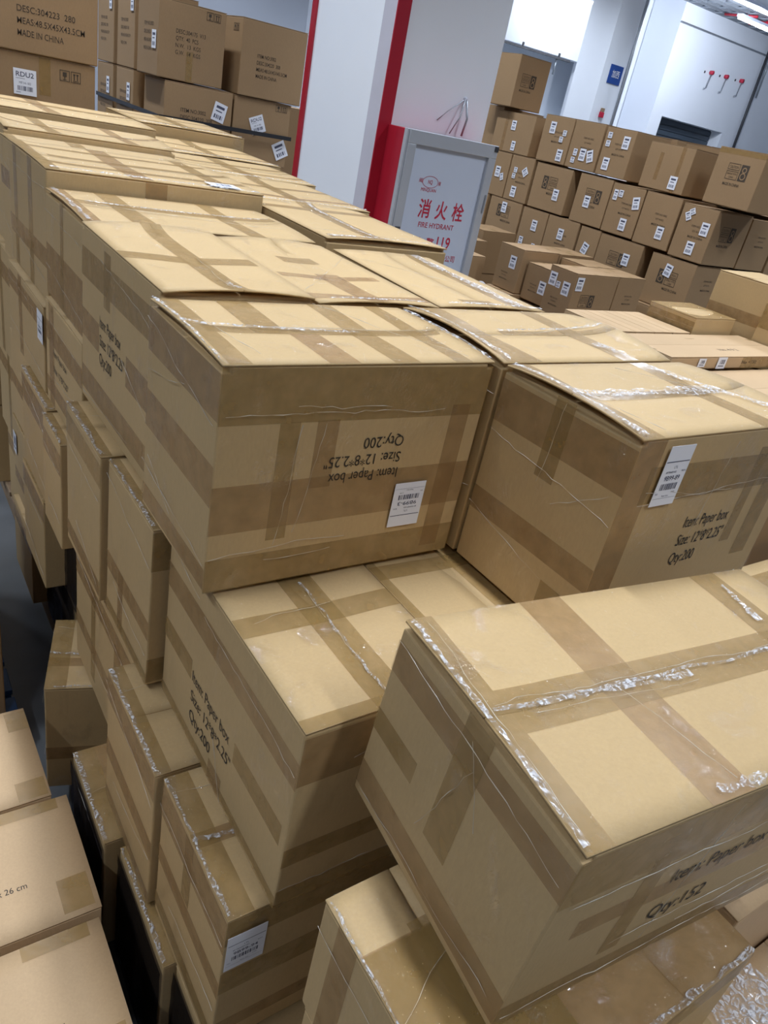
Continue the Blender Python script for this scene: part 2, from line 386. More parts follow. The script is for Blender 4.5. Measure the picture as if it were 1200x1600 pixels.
def sticker(root, dx, dy, dz, face, u, v, wd, ht, rot=0, style='ship', txt=''):
    """centre at (u,v) metres from the face's lower left corner"""
    k = ('p', round(wd, 3), round(ht, 3))
    if k not in _sm: _sm[k] = boxes_me([(-wd / 2, wd / 2, -ht / 2, ht / 2, 0, .0006)], name='sticker')
    s = obj('shipping_label', _sm[k], 'paper', root, face_m(face, dx, dy, dz, u, v, rot, .0048))
    s['label'] = 'white paper shipping label'
    k = (style, txt, round(wd, 3), round(ht, 3))
    if k not in _sm:
        V, F = [], []; z = .0009
        if style == 'ship':
            rect_into(V, F, -wd * .47, wd * .47, ht * .235, ht * .25, z)
            text_into(V, F, 'LTL', 0, ht * .13, ht * .06, align='c', z=z)
            text_into(V, F, 'BF-TRANSIT-NO.', -wd * .33, ht * .055, ht * .045, fit=wd * .42, z=z, bold=.01); text_into(V, F, 'BOX', wd * .3, ht * .065, ht * .045, z=z)
            text_into(V, F, txt, 0, -ht * .07, ht * .115, fit=wd * .62, align='c', z=z, bold=.012)
            bars_into(V, F, -wd * .34, wd * .34, -ht * .23, -ht * .12, 20, 3, z)
            text_into(V, F, 'NO.', -wd * .44, -ht * .3, ht * .04, z=z); text_into(V, F, '1/100', wd * .2, -ht * .29, ht * .04, z=z)
            text_into(V, F, 'Paper box', 0, -ht * .345, ht * .04, align='c', z=z)
            rect_into(V, F, -wd * .47, wd * .47, -ht * .372, -ht * .368, z)
        elif style == 'rdu':
            text_into(V, F, txt, 0, ht * .2, ht * .27, fit=wd * .78, align='c', z=z, bold=.012)
            rect_into(V, F, -wd * .4, 0, ht * .12, ht * .135, z)
            text_into(V, F, 'MF14-182', 0, -ht * .08, ht * .13, align='c', fit=wd * .52, z=z)
            bars_into(V, F, -wd * .33, wd * .33, -ht * .34, -ht * .16, 16, 5, z); rect_into(V, F, -wd * .4, -wd * .2, -ht * .42, -ht * .4, z)
        elif style == 'mini':
            rect_into(V, F, -wd * .32, wd * .32, ht * .2, ht * .34, z); bars_into(V, F, -wd * .34, wd * .34, -ht * .36, -ht * .14, 7, 9, z)
            rect_into(V, F, -wd * .3, wd * .2, ht * .02, ht * .08, z)
        else:
            bars_into(V, F, -wd * .2, wd * .3, -ht * .1, ht * .3, 6, 4, z); rect_into(V, F, -wd * .3, wd * .3, -ht * .3, -ht * .22, z)
        _sm[k] = me_from(V, F, 'label_print')
    obj('label_print', _sm[k], 'inkl', s)
_pm = {}
def printing(root, dx, dy, dz, face, u, v, lines, h, pitch, rot=0, fit=None, ink='ink', bold=.0, off=.0012, shear=0, xs=.62):
    k = (tuple(lines), h, pitch, tuple(fit or ()), ink, bold, shear, xs)
    if k not in _pm:
        ms = []
        for i, s in enumerate(lines):
            if not s: continue
            V, F = [], []
            text_into(V, F, s, 0, -i * pitch, h, xs=xs, fit=(fit[i] if fit and fit[i] else None), bold=bold * .5, shear=shear)
            ms.append(me_from(V, F, 'print'))
        _pm[k] = ms
    for m in _pm[k]: obj('printed_text', m, ink, root, face_m(face, dx, dy, dz, u, v, rot, off))
ITEM = ('Item: Paper box', 'Size: 12*8*2.25"', 'Qty:200')
IFIT = (.152, .165, .088)

# ================================================================== STRUCTURE
struct(obj('floor', boxes_me([(-9, 22, -9, 16, -.1, 0)]), 'floor'))
struct(obj('ceiling', boxes_me([(-9, 22, -9, 16, 5.9, 6.0)]), 'ceil'))
struct(obj('wall_left', boxes_me([(-9.2, -9, -9, 16, 0, 5.9)]), 'white'))
struct(obj('wall_right', boxes_me([(22, 22.2, -9, 16, 0, 5.9)]), 'white2'))
struct(obj('wall_front', boxes_me([(-9, 22, -9.2, -9, 0, 5.9)]), 'white'))
# back wall: shade at the left put into a grey sheet, an opening with a lintel, white bay at the right
wb = struct(obj('wall_back', boxes_me([(-9, 10.1, 12.3, 12.5, 0, 5.9), (10.1, 12.3, 12.3, 12.5, 3.66, 5.9), (12.3, 22, 12.3, 12.5, 0, 5.9)]), 'white2'))
for x in (2.1, 4.3, 5.9, 7.8):
    obj('panel_joint', boxes_me([(x, x + .05, 12.27, 12.3, 0, 5.9)]), 'greywall', wb)
gp = struct(obj('wall_shade_1', boxes_me([(-4, 6.2, 12.1, 12.29, 0, 5.6)]), 'greywall'))
struct(obj('wall_recess', boxes_me([(9.6, 12.9, 13.0, 13.1, 0, 4.5), (9.6, 9.7, 12.5, 13, 0, 4.5), (12.8, 12.9, 12.5, 13, 0, 4.5)]), 'white'))
# loading bay panel with the dark roller shutter under it
bay = struct(obj('wall_bay', boxes_me([(13.8, 16.78, 11.5, 12.28, 3.11, 5.9), (13.8, 14.15, 11.5, 12.28, 0, 3.11), (16.3, 16.78, 11.5, 12.28, 0, 3.11), (16.82, 22, 11.55, 12.28, 0, 5.9)]), 'white2'))
obj('panel_joint', boxes_me([(13.8, 16.78, 11.47, 11.5, 4.68, 4.71)]), 'steel', bay)
d1 = struct(obj('door_1', boxes_me([(14.15, 16.3, 11.8, 11.86, 0, 3.11)]), 'shut'))
for i in range(12):
    obj('shutter_slat', boxes_me([(14.15, 16.3, 11.775, 11.8, 1.9 + i * .1, 1.985 + i * .1)]), 'shut', d1)
struct(obj('window_1', boxes_me([(13.2, 13.42, 12.27, 12.3, 2.4, 3.1)]), 'greywall'))
# downpipe at the bay's right edge and on the sign column
tag(obj('drain_pipe', tube_me([(16.8, 11.44, 2.0), (16.8, 11.44, 5.1)], .03), 'dark'), 'thin dark vertical pipe at the right edge of the loading bay wall', 'pipe')
tag(obj('wall_conduit', tube_me([(17.06, 11.52, 3.92), (17.04, 11.52, 5.0)], .018), 'steel'), 'short grey conduit hanging on the far right white wall', 'pipe')
for i, (hx, hz) in enumerate(((15.19, 4.06), (15.71, 4.08), (16.27, 4.1))):
    r = empty('valve_pipe', (hx, 11.5, hz)); tag(r, ('leftmost', 'middle', 'rightmost')[i] + ' of three red-capped pipe stubs on the white loading bay wall', 'valve')
    obj('pipe', tube_me([(0, -.05, 0), (-.03, -.05, -.26), (-.1, -.05, -.28)], .011), 'steel', r)
    obj('red_cap', tube_me([(0, -.08, .02), (0, 0, .02)], .038, 12), 'redink', r)
    obj('bolt', boxes_me([(-.2, -.18, -.02, 0, -.02, .02)]), 'dark', r)
# sign column
sc = struct(obj('column_sign', boxes_me([(8.94, 9.46, 8.5, 9.03, 0, 5.9)]), 'white'))
sg = empty('blue_sign', (9.2, 8.5, 3.195)); tag(sg, 'small blue sign with white Chinese characters on the far white column', 'sign')
obj('plate', boxes_me([(-.13, .13, -.012, 0, -.115, .115)], .004), 'sign', sg)
V, F = [], []; text_into(V, F, '加西', 0, 0, .1, fit=.15, align='c', bold=.01)
obj('lettering', me_from([(x, -.0135, z - .03) for x, z, _ in V], F), 'paper', sg)
tag(obj('column_pipe', tube_me([(9.33, 8.42, 0), (9.33, 8.42, 5.8)], .022), 'steel'), 'grey vertical pipe running down the far white column beside the blue sign', 'pipe')
al = empty('alarm_box', (9.14, 8.5, 2.7)); tag(al, 'small red and yellow alarm box low on the far white column', 'alarm')
obj('case', boxes_me([(-.035, .035, -.04, 0, -.05, .02)], .006), 'redink', al); obj('beacon', boxes_me([(-.025, .025, -.04, 0, .021, .07)], .006), 'wood', al)
# main column
mc = struct(obj('column_main', boxes_me([(2.73, 3.54, 4.24, 5.24, 0, 5.9)]), 'white'))
obj('corner_guard', boxes_me([(2.718, 2.806, 4.228, 4.239, 0, 5.9)]), 'red', mc)
obj('corner_strip', boxes_me([(2.72, 2.729, 4.24, 4.375, 0, 5.9)]), 'lilac', mc)  # chamfer's shading put into the strip's lilac colour
obj('corner_guard', boxes_me([(2.716, 2.729, 5.19, 5.25, 0, 5.9)]), 'red', mc)

# ================================================================== LAMPS
def lamp(x, y, z, label, L=1.25, alongx=True, g='linear ceiling lamps', k=1.0, spread=125):
    r = empty('linear_lamp', (x, y, z), (0, 0, 0 if alongx else R(90))); tag(r, label, 'lamp', g)
    obj('housing', boxes_me([(-L / 2, L / 2, -.06, .06, .02, .07)], .01), 'cab', r)
    obj('diffuser', boxes_me([(-L / 2 + .02, L / 2 - .02, -.045, .045, -.005, .02)], .008), 'lamp', r)
    for s in (-1, 1): obj('hanger', tube_me([(s * L * .35, 0, .07), (s * L * .35, 0, 5.9 - z)], .006, 6), 'steel', r)
    if spread == 180:
        ld = bpy.data.lights.new('lamp_light', 'POINT'); ld.shadow_soft_size = .07; ld.energy = LAMP_W * k; ld.color = LAMP_COL
        lo = bpy.data.objects.new('lamp_light', ld); COL.objects.link(lo); lo.parent = r; lo.location = (0, 0, -.1); return
    ld = bpy.data.lights.new('lamp_light', 'AREA'); ld.shape = 'RECTANGLE'; ld.size = L; ld.size_y = .14; ld.energy = LAMP_W * k; ld.color = LAMP_COL; ld.spread = R(spread)
    lo = bpy.data.objects.new('lamp_light', ld); COL.objects.link(lo); lo.parent = r; lo.location = (0, 0, -.02)
for iy, y in enumerate((-1.3, 1.6, 4.4, 7.2, 10.0)):  # first row is unseen fill, added to brighten the carton fronts
    for ix, x in enumerate((-2.0, 1.1, 4.6, 8.0, 11.2)):
        lamp(x, y, 4.75, 'linear ceiling lamp in rows over the storage floor, front row added as fill', alongx=False, k=(.7 if iy == 0 else 1) * (.8 if ix == 0 else 1))
lamp(13.5, 9.5, 4.6, 'bright linear lamp hanging before the loading bay wall at right', 1.4, k=3.2, spread=180)
lamp(12.1, 8.75, 4.6, 'bright linear lamp at the upper right corner of the view', 1.2, k=2.2, spread=180)
lamp(11.2, 11.7, 4.5, 'short lamp above the lintel lighting the white wall behind the column', 1.0, g=None, k=.8, spread=180)
# cable trays and pipes under the ceiling at the upper right
for i, (ax, ay, bx, by) in enumerate(((13.55, 10.5, 17.2, 10.5), (13.55, 10.9, 17.2, 10.9), (13.55, 11.3, 17.2, 11.3))):
    d = Vector((bx - ax, by - ay, 0)); L = d.length
    r = empty('cable_tray', (ax, ay, 5.0), (0, 0, math.atan2(d.y, d.x)))
    tag(r, ('nearest', 'middle', 'farthest')[i] + ' of three grey cable trays under the ceiling at upper right', 'cable tray')
    for s in (-1, 1): obj('rail', boxes_me([(0, L, s * .11 - .012, s * .11 + .012, 0, .07)]), 'steel', r)
    for k in range(9): obj('rung', boxes_me([(L * (k + .5) / 9 - .015, L * (k + .5) / 9 + .015, -.1, .1, .0, .02)]), 'steel', r)
    for k in (0.2, 0.75): obj('hanger', tube_me([(L * k, 0, .05), (L * k, 0, .89)], .012, 6), 'steel', r)
for i, (a, b, r_, lab) in enumerate((((14.5, 11.1, 4.972), (14.62, 10.45, 4.972), .022, 'thin red sprinkler branch pipe beside the lamp at upper right'),
                                    ((14.9, 10.8, 4.936), (15.2, 10.2, 4.936), .045, 'thick dark red sprinkler pipe under the cable trays'))):
    rr = empty('sprinkler_pipe', a); tag(rr, lab, 'pipe')
    obj('tube', tube_me([(0, 0, 0), tuple(Vector(b) - Vector(a))], r_, 10), 'red', rr)
    obj('coupling', tube_me([tuple((Vector(b) - Vector(a)) * .45), tuple((Vector(b) - Vector(a)) * .55)], r_ * 1.35, 10), 'red', rr)
# rail under the lintel, hanging rod and a blue-grey door post inside the opening
rl = empty('door_track', (10.2, 12.2, 3.6)); tag(rl, 'dark sliding door track under the lintel of the far opening', 'rail')
obj('track', boxes_me([(0, 1.7, 0, .06, 0, .035)]), 'dark', rl)
for x in (.45, 1.4): obj('bracket', boxes_me([(x, x + .03, .02, .05, .03, .1)]), 'dark', rl)
obj('rod', tube_me([(1.38, .05, 0), (1.38, .05, -.26)], .018), 'steel', rl)
dp = empty('door_post', (11.15, 12.75, 0)); tag(dp, 'grey door post with blue top inside the far opening', 'post')
obj('post', boxes_me([(-.1, .1, 0, .1, 0, 3.15)]), 'steel', dp); obj('blue_top', boxes_me([(-.1, .1, -.01, 0, 3.0, 3.15)]), 'sign', dp)
# corner wire on the main column
wr = empty('cable_bundle', (3.3, 4.24, 2.13)); tag(wr, 'bundle of thin cables coming out of the column above the fire cabinet', 'cable')
obj('cable', tube_me([(.02, -.02, .21), (-.02, -.05, .1), (-.06, -.03, 0)], .004, 6), 'steel', wr)
obj('cable', tube_me([(.03, -.02, .2), (.04, -.05, .1), (.03, -.04, 0)], .007, 6), 'steel', wr)
obj('cable', tube_me([(.01, -.02, .2), (-.1, -.02, .12), (-.16, -.01, .06)], .003, 6), 'steel', wr)
obj('outlet', tube_me([(.03, 0, .205), (.03, -.012, .205)], .014, 10), 'lilac', wr)

# ================================================================== FIRE HYDRANT CABINET
fc = empty('fire_hydrant_cabinet', (2.79, 4.0, .3)); tag(fc, 'fire hydrant cabinet with red sides and grey framed door with red Chinese lettering', 'fire cabinet')
CH = 1.82; CW = .69; CD = .228
obj('case', boxes_me([(0, CW, .03, CD, 0, CH - .004)], .003), 'red', fc)
fr = obj('door_frame', boxes_me([(0, CW, -.012, .03, CH - .075, CH), (0, CW, -.012, .03, 0, .075), (0, .06, -.012, .03, .075, CH - .075), (CW - .06, CW, -.012, .03, .075, CH - .075)], .003), 'alu', fc)
obj('door_panel', boxes_me([(.06, CW - .06, .008, .025, .075, CH - .075)]), 'cab', fc)
obj('hinge_edge', boxes_me([(-.016, 0, -.004, .03, 0, CH)], .003), 'alu', fc)
obj('corner_cap', boxes_me([(CW - .03, CW, -.016, -.012, CH - .035, CH - .005)]), 'dark', fc)
lk = obj('lock', boxes_me([(.012, .05, -.022, -.012, 1.19, 1.28)], .003), 'dark', fc); obj('lock_key', boxes_me([(.02, .04, -.03, -.022, 1.23, 1.26)], .003), 'steel', lk)
obj('handle', boxes_me([(CW - .022, CW - .012, -.018, -.012, 1.42, 1.53)]), 'steel', fc)
def cabtext(s, x, z, h, fit, bold=.0, align='l'):
    V, F = [], []; text_into(V, F, s, x, z, h, fit=fit, bold=bold, align=align)
    return obj('lettering', me_from([(a, .0065, b) for a, b, _ in V], F), 'redink', fc)
cz = lambda z: z - .3
V, F = [], []; n = 40
for i in range(n):
    for k in range(2):
        t = 2 * math.pi * (i + k) / n
        V += [(.228 + .06 * math.cos(t), .0065, cz(1.853) + .034 * math.sin(t)), (.228 + .0575 * math.cos(t), .0065, cz(1.853) + .0315 * math.sin(t))]
    q = i * 4; F.append((q, q + 2, q + 3, q + 1))
obj('emblem_ring', me_from(V, F), 'redink', fc)
cabtext('NQ', .228, cz(1.842), .034, .034, align='c'); cabtext('闽', .142, cz(1.846), .028, .026); cabtext('泉', .29, cz(1.842), .026, .022)
cabtext('MINQUAN', .168, cz(1.798), .028, .115)
for i, ch in enumerate('消火栓'): cabtext(ch, .178 + i * .135, cz(1.655), .118, .092, .014)
cabtext('FIRE HYDRANT', .2, cz(1.588), .045, .285, .004)
cabtext('火', .205, cz(1.465), .075, .055, .01); cabtext('警', .288, cz(1.46), .08, .062, .01); cabtext('119', .375, cz(1.468), .105, .108, .01)
cabtext('股份有限公司', .30, cz(1.392), .045, .25, .004)

# ================================================================== PALLETS
def pallet(label, x0, x1, y0, y1, mat='wood', h=.115, name='pallet'):
    r = empty(name, ((x0 + x1) / 2, (y0 + y1) / 2, 0)); tag(r, label, 'pallet')
    dx, dy = x1 - x0, y1 - y0; n = 7
    for i in range(n):
        w = dy / n * .78; yc = -dy / 2 + dy / n * (i + .5); obj('deck_board', boxes_me([(-dx / 2, dx / 2, yc - w / 2, yc + w / 2, h - .022, h)], .002), mat, r)
    for i in range(3):
        xc = -dx / 2 + .05 + (dx - .1) * i / 2; obj('bearer', boxes_me([(xc - .045, xc + .045, -dy / 2, dy / 2, 0, h - .024)], .002), mat, r)
    return r
pallet('wooden pallet under the near stack of paper box cartons', .43, 1.72, .2, 1.6)
pallet('wooden pallet under the second stack along the grey aisle floor', .53, 1.72, 1.98, 3.15)
pallet('wooden pallet under the far end of the long carton stack', .55, 1.9, 3.22, 4.95)
pallet('blue pallet at the left edge of the aisle', -.85, .308, 2.08, 3.2, 'blue', .13)
pallet('wooden pallet under the plain cartons at the lower left', -.7, .26, .6, 1.72, 'wood', .155)

# ================================================================== NEAR STACK
G1 = 'cartons in the top layer of the near stack'; G2 = 'cartons in the second layer of the near stack'; G3 = 'cartons in the lower layers of the near stack'
Z1 = 1.396
A = carton('big carton in the centre with upside-down Item Paper box print and 9B99-3 label', .447, .997, 1.01, 1.35, Z1, 1.82, G1, film_on=1, gap=.007, sag=.003,
    tapes=[('T', .02, .09, 0, 1), ('T', .22, .34, .45, 1, 'tape'), ('T', .34, .45, 0, .45, 'tape2'), ('T', .58, .68, 0, 1), ('T', .83, .9, 0, 1), ('T', .06, .97, .44, .54),
           ('F', 0, 1, .76, .99, 'tape'), ('F', .2, .27, .22, .76, 'tape'), ('F', .33, .41, .45, .76, 'tape2'), ('F', 0, 1, .28, .5, 'tape2'), ('F', .86, .94, .05, .8, 'tape2'), ('F', 0, 1, 0, .16, 'tape'),
           ('L', 0, 1, .78, .97, 'tape2'), ('L', 0, 1, .42, .6, 'tape2'), ('L', 0, 1, .02, .12, 'tape2')],
    bunch=[(.0, .55, .62, .47, .012), (.0, .98, .0, .02, .016), (.99, .02, .99, .9, .012)],
    crease=[('F', .02, .80, .82, .79), ('F', .25, .83, .6, .80), ('F', 0, .17, .5, .2), ('F', .22, .2, .28, .75), ('F', .29, .25, .36, .75), ('F', .2, .13, .45, .14), ('L', 0, .93, .98, .76), ('L', .05, .7, .6, .8), ('L', 0, .25, 1, .14), ('L', .1, .3, .5, .16), ('T', .03, .52, .95, .5), ('T', .9, .05, .6, .98), ('T', .14, .1, .08, .6)],
    stickers=[('F', .411, .132, .074, .098, 180, 'ship', '9B99-3')],
    prints=[('F', .372, .216, ITEM, .031, -.0335 * -1, 180, IFIT)])
carton('carton with Item Paper box on its left side, right behind the central carton', .473, .793, 1.362, 1.945, Z1, 1.83, G1, gap=.010, sag=.007, film_on=1,
    tapes=[('T', .42, .58, 0, 1, 'tape'), ('T', 0, .95, .42, .52, 'tape'), ('L', 0, 1, .72, .88, 'tape'), ('L', .33, .42, .66, .95, 'tape'), ('L', 0, .27, .38, .54, 'tape2'), ('L', .64, 1, .38, .54, 'tape2'), ('L', 0, 1, .06, .2, 'tape2')],
    crease=[('L', .3, .9, .95, .8), ('L', .6, .5, 1, .3), ('L', 0, .05, .7, .1), ('T', .45, .02, .55, .5)],
    prints=[('L', .165, .232, ITEM, .038, .044, 0, (.165, .195, .1))], bunch=[(.5, .0, .5, .15, .02)])
carton('carton behind the central one, second from the left in its row', .803, 1.122, 1.36, 1.94, Z1, 1.822, G1, gap=.009, sag=.007, film_on=1,
    tapes=[('T', .3, .62, .62, .72, 'tape'), ('T', .4, .6, 0, .45, 'tape2'), ('T', 0, 1, .05, .12), ('T', .05, .9, .36, .42, 'tape2')], bunch=[(.1, .03, .9, .03, .012)])
carton('rightmost carton in the row behind the central one, crumpled film along its right edge', 1.147, 1.485, 1.37, 1.92, Z1, 1.82, G1, rz=-2, gap=.006, film_on=1,
    tapes=[('T', .3, .6, .05, .13, 'tape'), ('T', .72, .88, 0, 1, 'tape')], bunch=[(.82, .98, .8, .02, .05), (.1, .03, .98, .02, .014)])
carton('long carton below the raised box, third row on the near stack', .485, 1.12, 1.968, 2.40, 1.534, 1.825, G1, gap=.006, film_on=1,
    tapes=[('T', .0, .07, 0, 1), ('T', .2, .3, 0, 1, 'tape'), ('T', .68, .76, 0, 1, 'tape'), ('T', .05, .98, .55, .66), ('L', 0, 1, .0, .5, 'tape2'), ('L', .4, .48, 0, 1, 'tape')], bunch=[(.02, .95, .02, .02, .02), (.1, .6, .95, .6, .008)])
carton('carton with a shiny film edge in front of the fire cabinet', 1.17, 1.62, 1.99, 2.56, Z1, 1.838, G1, gap=.008, film_on=1,
    tapes=[('T', .4, .55, 0, 1, 'tape'), ('T', 0, 1, .8, .88), ('T', .05, .45, .03, .1, 'tape')], bunch=[(.02, .03, .98, .03, .022), (.47, .1, .5, .98, .022)])
carton('right-hand front carton with upright Item Paper box print and 9B99-89 label', 1.015, 1.555, .655, .992, Z1, 1.82, G1, film_on=1, gap=.012, sag=.004,
    tapes=[('T', .0, .1, 0, 1, 'tape'), ('T', .1, .75, .46, .56, 'tape'), ('T', .66, .76, 0, 1), ('F', .09, 1, .7, .87, 'tape'), ('F', 0, .12, .1, .99, 'tape2'), ('F', .70, .76, .4, .9, 'tape'), ('F', .1, 1, .03, .16, 'tape'), ('F', .82, .92, .3, .9, 'tape'),
           ('L', 0, 1, .74, .94, 'tape2'), ('L', .42, .56, .62, .99, 'tape'), ('L', 0, 1, .28, .4, 'tape2'), ('L', .7, .9, .02, .2, 'tape')],
    bunch=[(.02, .55, .8, .52, .045), (.02, .02, .02, .98, .025), (.7, .95, .95, .05, .035)],
    stickers=[('F', .11, .35, .068, .116, 0, 'ship', '9B99-89')], crease=[('F', .08, .7, .95, .74), ('F', .1, .76, .6, .7), ('F', .45, .5, .52, .95), ('F', .1, .1, .6, .2), ('L', 0, .7, 1, .62), ('L', 0, .32, .7, .2), ('L', .46, .6, .5, .98), ('L', .6, .55, .95, .72), ('T', .5, .9, .75, .5), ('T', .02, .8, .14, .05), ('T', .1, .5, .8, .5)],
    prints=[('F', .222, .226, ITEM, .036, .041, 0, (.143, .148, .078), 'ink', 0)])
carton('carton behind the one with the 9B99-89 label, wide brown tape at its left end', 1.012, 1.53, 1.0, 1.35, Z1, 1.822, G1, film_on=1, gap=.016,
    tapes=[('T', .02, .2, 0, 1, 'tape'), ('T', .3, .98, .5, .58), ('T', .68, .78, 0, 1, 'tape')], bunch=[(.0, .95, .04, .02, .03), (.3, .56, .98, .62, .014), (.72, .3, .76, .02, .04)])
# second layer
Z2 = .972
carton('carton jutting out below the central one, Item Paper box on its left side', .472, .795, .655, 1.238, Z2, 1.394, G2, film_on=1, gap=.006, sag=.004,
    tapes=[('T', .40, .62, 0, 1, 'tape'), ('T', 0, 1, .39, .48, 'tape'), ('T', 0, 1, .0, .045, 'tape'), ('F', 0, 1, .72, .97, 'tape2'), ('F', 0, 1, .25, .36, 'tape'), ('F', .6, .75, .3, .97, 'tape'), ('F', 0, 1, 0, .1, 'tape'),
           ('L', 0, 1, .70, .84, 'tape2'), ('L', .0, .27, .38, .5, 'tape'), ('L', .64, .97, .34, .46, 'tape'), ('L', .47, .58, .0, .13, 'tape2'), ('L', 0, 1, .0, .07, 'tape')],
    crease=[('L', .35, .85, 1, .78), ('L', .0, .96, .3, .9), ('L', .5, .3, .6, .02), ('F', 0, .12, .9, .1), ('T', .1, .44, .6, .47), ('T', .5, .2, .52, .6), ('F', .3, .8, .9, .9)],
    prints=[('L', .165, .162, ITEM, .039, .05, 0, (.185, .2, .11))], bunch=[(.5, .05, .52, .6, .006)])
carton('bare-topped carton in the gap between the central and right-hand cartons', .80, 1.14, .662, 1.238, Z2, 1.392, G2,
    tapes=[('T', 0, 1, .52, .6, 'tape'), ('T', .55, .72, 0, .9, 'tape'), ('T', 0, .06, 0, 1, 'tape')])
carton('carton under the right-hand front carton in the second layer', 1.15, 1.69, .665, .99, Z2, 1.392, G2)
carton('nearer of two cartons jutting to the left below the central carton', .44, .985, 1.255, 1.572, Z2, 1.393, G2, film_on=1,
    tapes=[('T', 0, .045, 0, 1, 'tape'), ('L', 0, 1, .3, .42, 'tape2'), ('L', .3, .42, .0, .42, 'tape2'), ('F', 0, .14, .75, .98, 'tape'), ('F', 0, .14, .02, .18, 'tape'), ('L', 0, 1, .0, .08, 'tape')], bunch=[(.005, .98, .005, .02, .012)])
carton('farther of two cartons jutting to the left below the central carton', .426, .97, 1.589, 1.915, Z2, 1.393, G2, film_on=1,
    tapes=[('T', 0, .05, 0, 1, 'tape'), ('L', 0, 1, .8, .95, 'tape'), ('L', 0, 1, .05, .16, 'tape2')], bunch=[(.005, .98, .005, .02, .014)])
carton('hidden-layer carton under the raised row behind', 1.0, 1.62, 1.36, 1.92, Z2, 1.392, G3)
# third layer
Z3 = .546
carton('carton with the 9B99-94 label on its front corner in the third layer', .398, .945, .671, 1.0, Z3, .969, G3, film_on=1,
    tapes=[('T', .0, .09, 0, 1, 'tape'), ('T', 0, .2, .46, .56, 'tape2'), ('F', 0, 1, .82, .99, 'tape'), ('F', 0, 1, .46, .62, 'tape'), ('F', 0, 1, .12, .22, 'tape2'),
           ('L', 0, 1, .76, .98, 'tape2'), ('L', .40, .52, .55, .98, 'tape'), ('L', 0, 1, .42, .54, 'tape2'), ('L', 0, 1, .05, .16, 'tape')], bunch=[(.008, .98, .008, .02, .012), (.0, .52, .2, .48, .012)],
    stickers=[('F', .0405, .32, .076, .098, 0, 'ship', '9B99-94')])
carton('shrink-wrapped carton in the third layer behind the 9B99-94 label one', .385, .93, 1.012, 1.349, Z3, .969, G3, film_on=1,
    tapes=[('T', 0, .06, 0, 1, 'tape'), ('L', 0, 1, .8, .98, 'tape2'), ('L', 0, 1, .36, .5, 'tape2'), ('L', 0, 1, .0, .1, 'tape2')], bunch=[(.006, .98, .006, .02, .014)])
carton('third-layer carton under the two cartons jutting to the left', .45, .78, 1.36, 1.92, Z3, .969, G3, film_on=1,
    tapes=[('L', 0, 1, .74, .9, 'tape2'), ('L', .3, .38, .1, .9, 'tape'), ('L', 0, 1, .3, .42, 'tape2'), ('L', .7, .8, .3, .8, 'tape2')])
carton('carton of the third layer behind the gap, out of the light', .79, 1.7, 1.36, 1.92, Z3, .969, G3)
carton('wide third-layer carton under the right-hand cartons', .96, 1.7, .672, 1.349, Z3, .969, G3)
# bottom layer
Z4 = .117
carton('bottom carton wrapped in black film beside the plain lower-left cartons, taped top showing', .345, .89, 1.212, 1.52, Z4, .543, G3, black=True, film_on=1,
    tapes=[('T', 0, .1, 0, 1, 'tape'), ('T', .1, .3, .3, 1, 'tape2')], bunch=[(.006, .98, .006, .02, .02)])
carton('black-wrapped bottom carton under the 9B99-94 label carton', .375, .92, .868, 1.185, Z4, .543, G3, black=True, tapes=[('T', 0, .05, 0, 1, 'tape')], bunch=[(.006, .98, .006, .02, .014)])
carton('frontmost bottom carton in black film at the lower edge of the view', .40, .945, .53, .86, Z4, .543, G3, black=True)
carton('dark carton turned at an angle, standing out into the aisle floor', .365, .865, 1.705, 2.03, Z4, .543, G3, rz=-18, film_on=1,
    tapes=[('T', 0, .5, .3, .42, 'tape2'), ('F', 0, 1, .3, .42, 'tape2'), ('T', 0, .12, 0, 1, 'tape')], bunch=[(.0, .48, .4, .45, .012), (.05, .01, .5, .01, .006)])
# front right: the tilted carton and what it rests on
carton('nearest carton at lower right, tilted, with Item Paper box Qty print on its front', .9275 - .376, .9275 + .376, .414 - .191, .414 + .191, 1.2372, 1.2372 + .339, 'cartons piled in front of the near stack', rot=(R(1.97), R(1.83), R(-4.41)), film_on=1, gap=.006, sag=.003,
    tapes=[('T', 0, .055, 0, 1, 'tape'), ('T', .055, 1, .41, .6, 'tape'), ('T', .27, .38, 0, 1, 'tape2'), ('T', .80, .89, 0, 1, 'tape'), ('L', 0, 1, .74, .9, 'tape2'), ('L', .44, .58, .3, .98, 'tape'), ('L', 0, 1, .05, .2, 'tape2'), ('L', 0, .3, .4, .52, 'tape'),
           ('F', 0, 1, .72, .97, 'tape'), ('F', .08, .95, .46, .57, 'tape2'), ('F', .2, .25, .2, .9, 'tape'), ('F', 0, 1, 0, .14, 'tape')],
    bunch=[(.02, .51, .98, .5, .009), (.005, .98, .005, .02, .014), (.3, .035, .42, .02, .022), (.12, .51, .5, .48, .016), (.86, .9, .84, .65, .022)],
    crease=[('F', .02, .72, .95, .74), ('F', .2, .3, .9, .32), ('F', .3, .2, .36, .95), ('F', .4, .2, .8, .24), ('F', 0, .1, .9, .12), ('L', .02, .9, .98, .84), ('L', .05, .05, .95, .12), ('L', .4, .3, .55, .8), ('L', .5, .9, .65, .6), ('T', .03, .53, .95, .52), ('T', .1, .47, .5, .44), ('T', .03, .95, .02, .05), ('T', .3, .5, .36, .05)],
    prints=[('F', .22, .186, ('Item: Paper box', '', 'Qty:152'), .042, .04, 0, (.2, None, .115))])
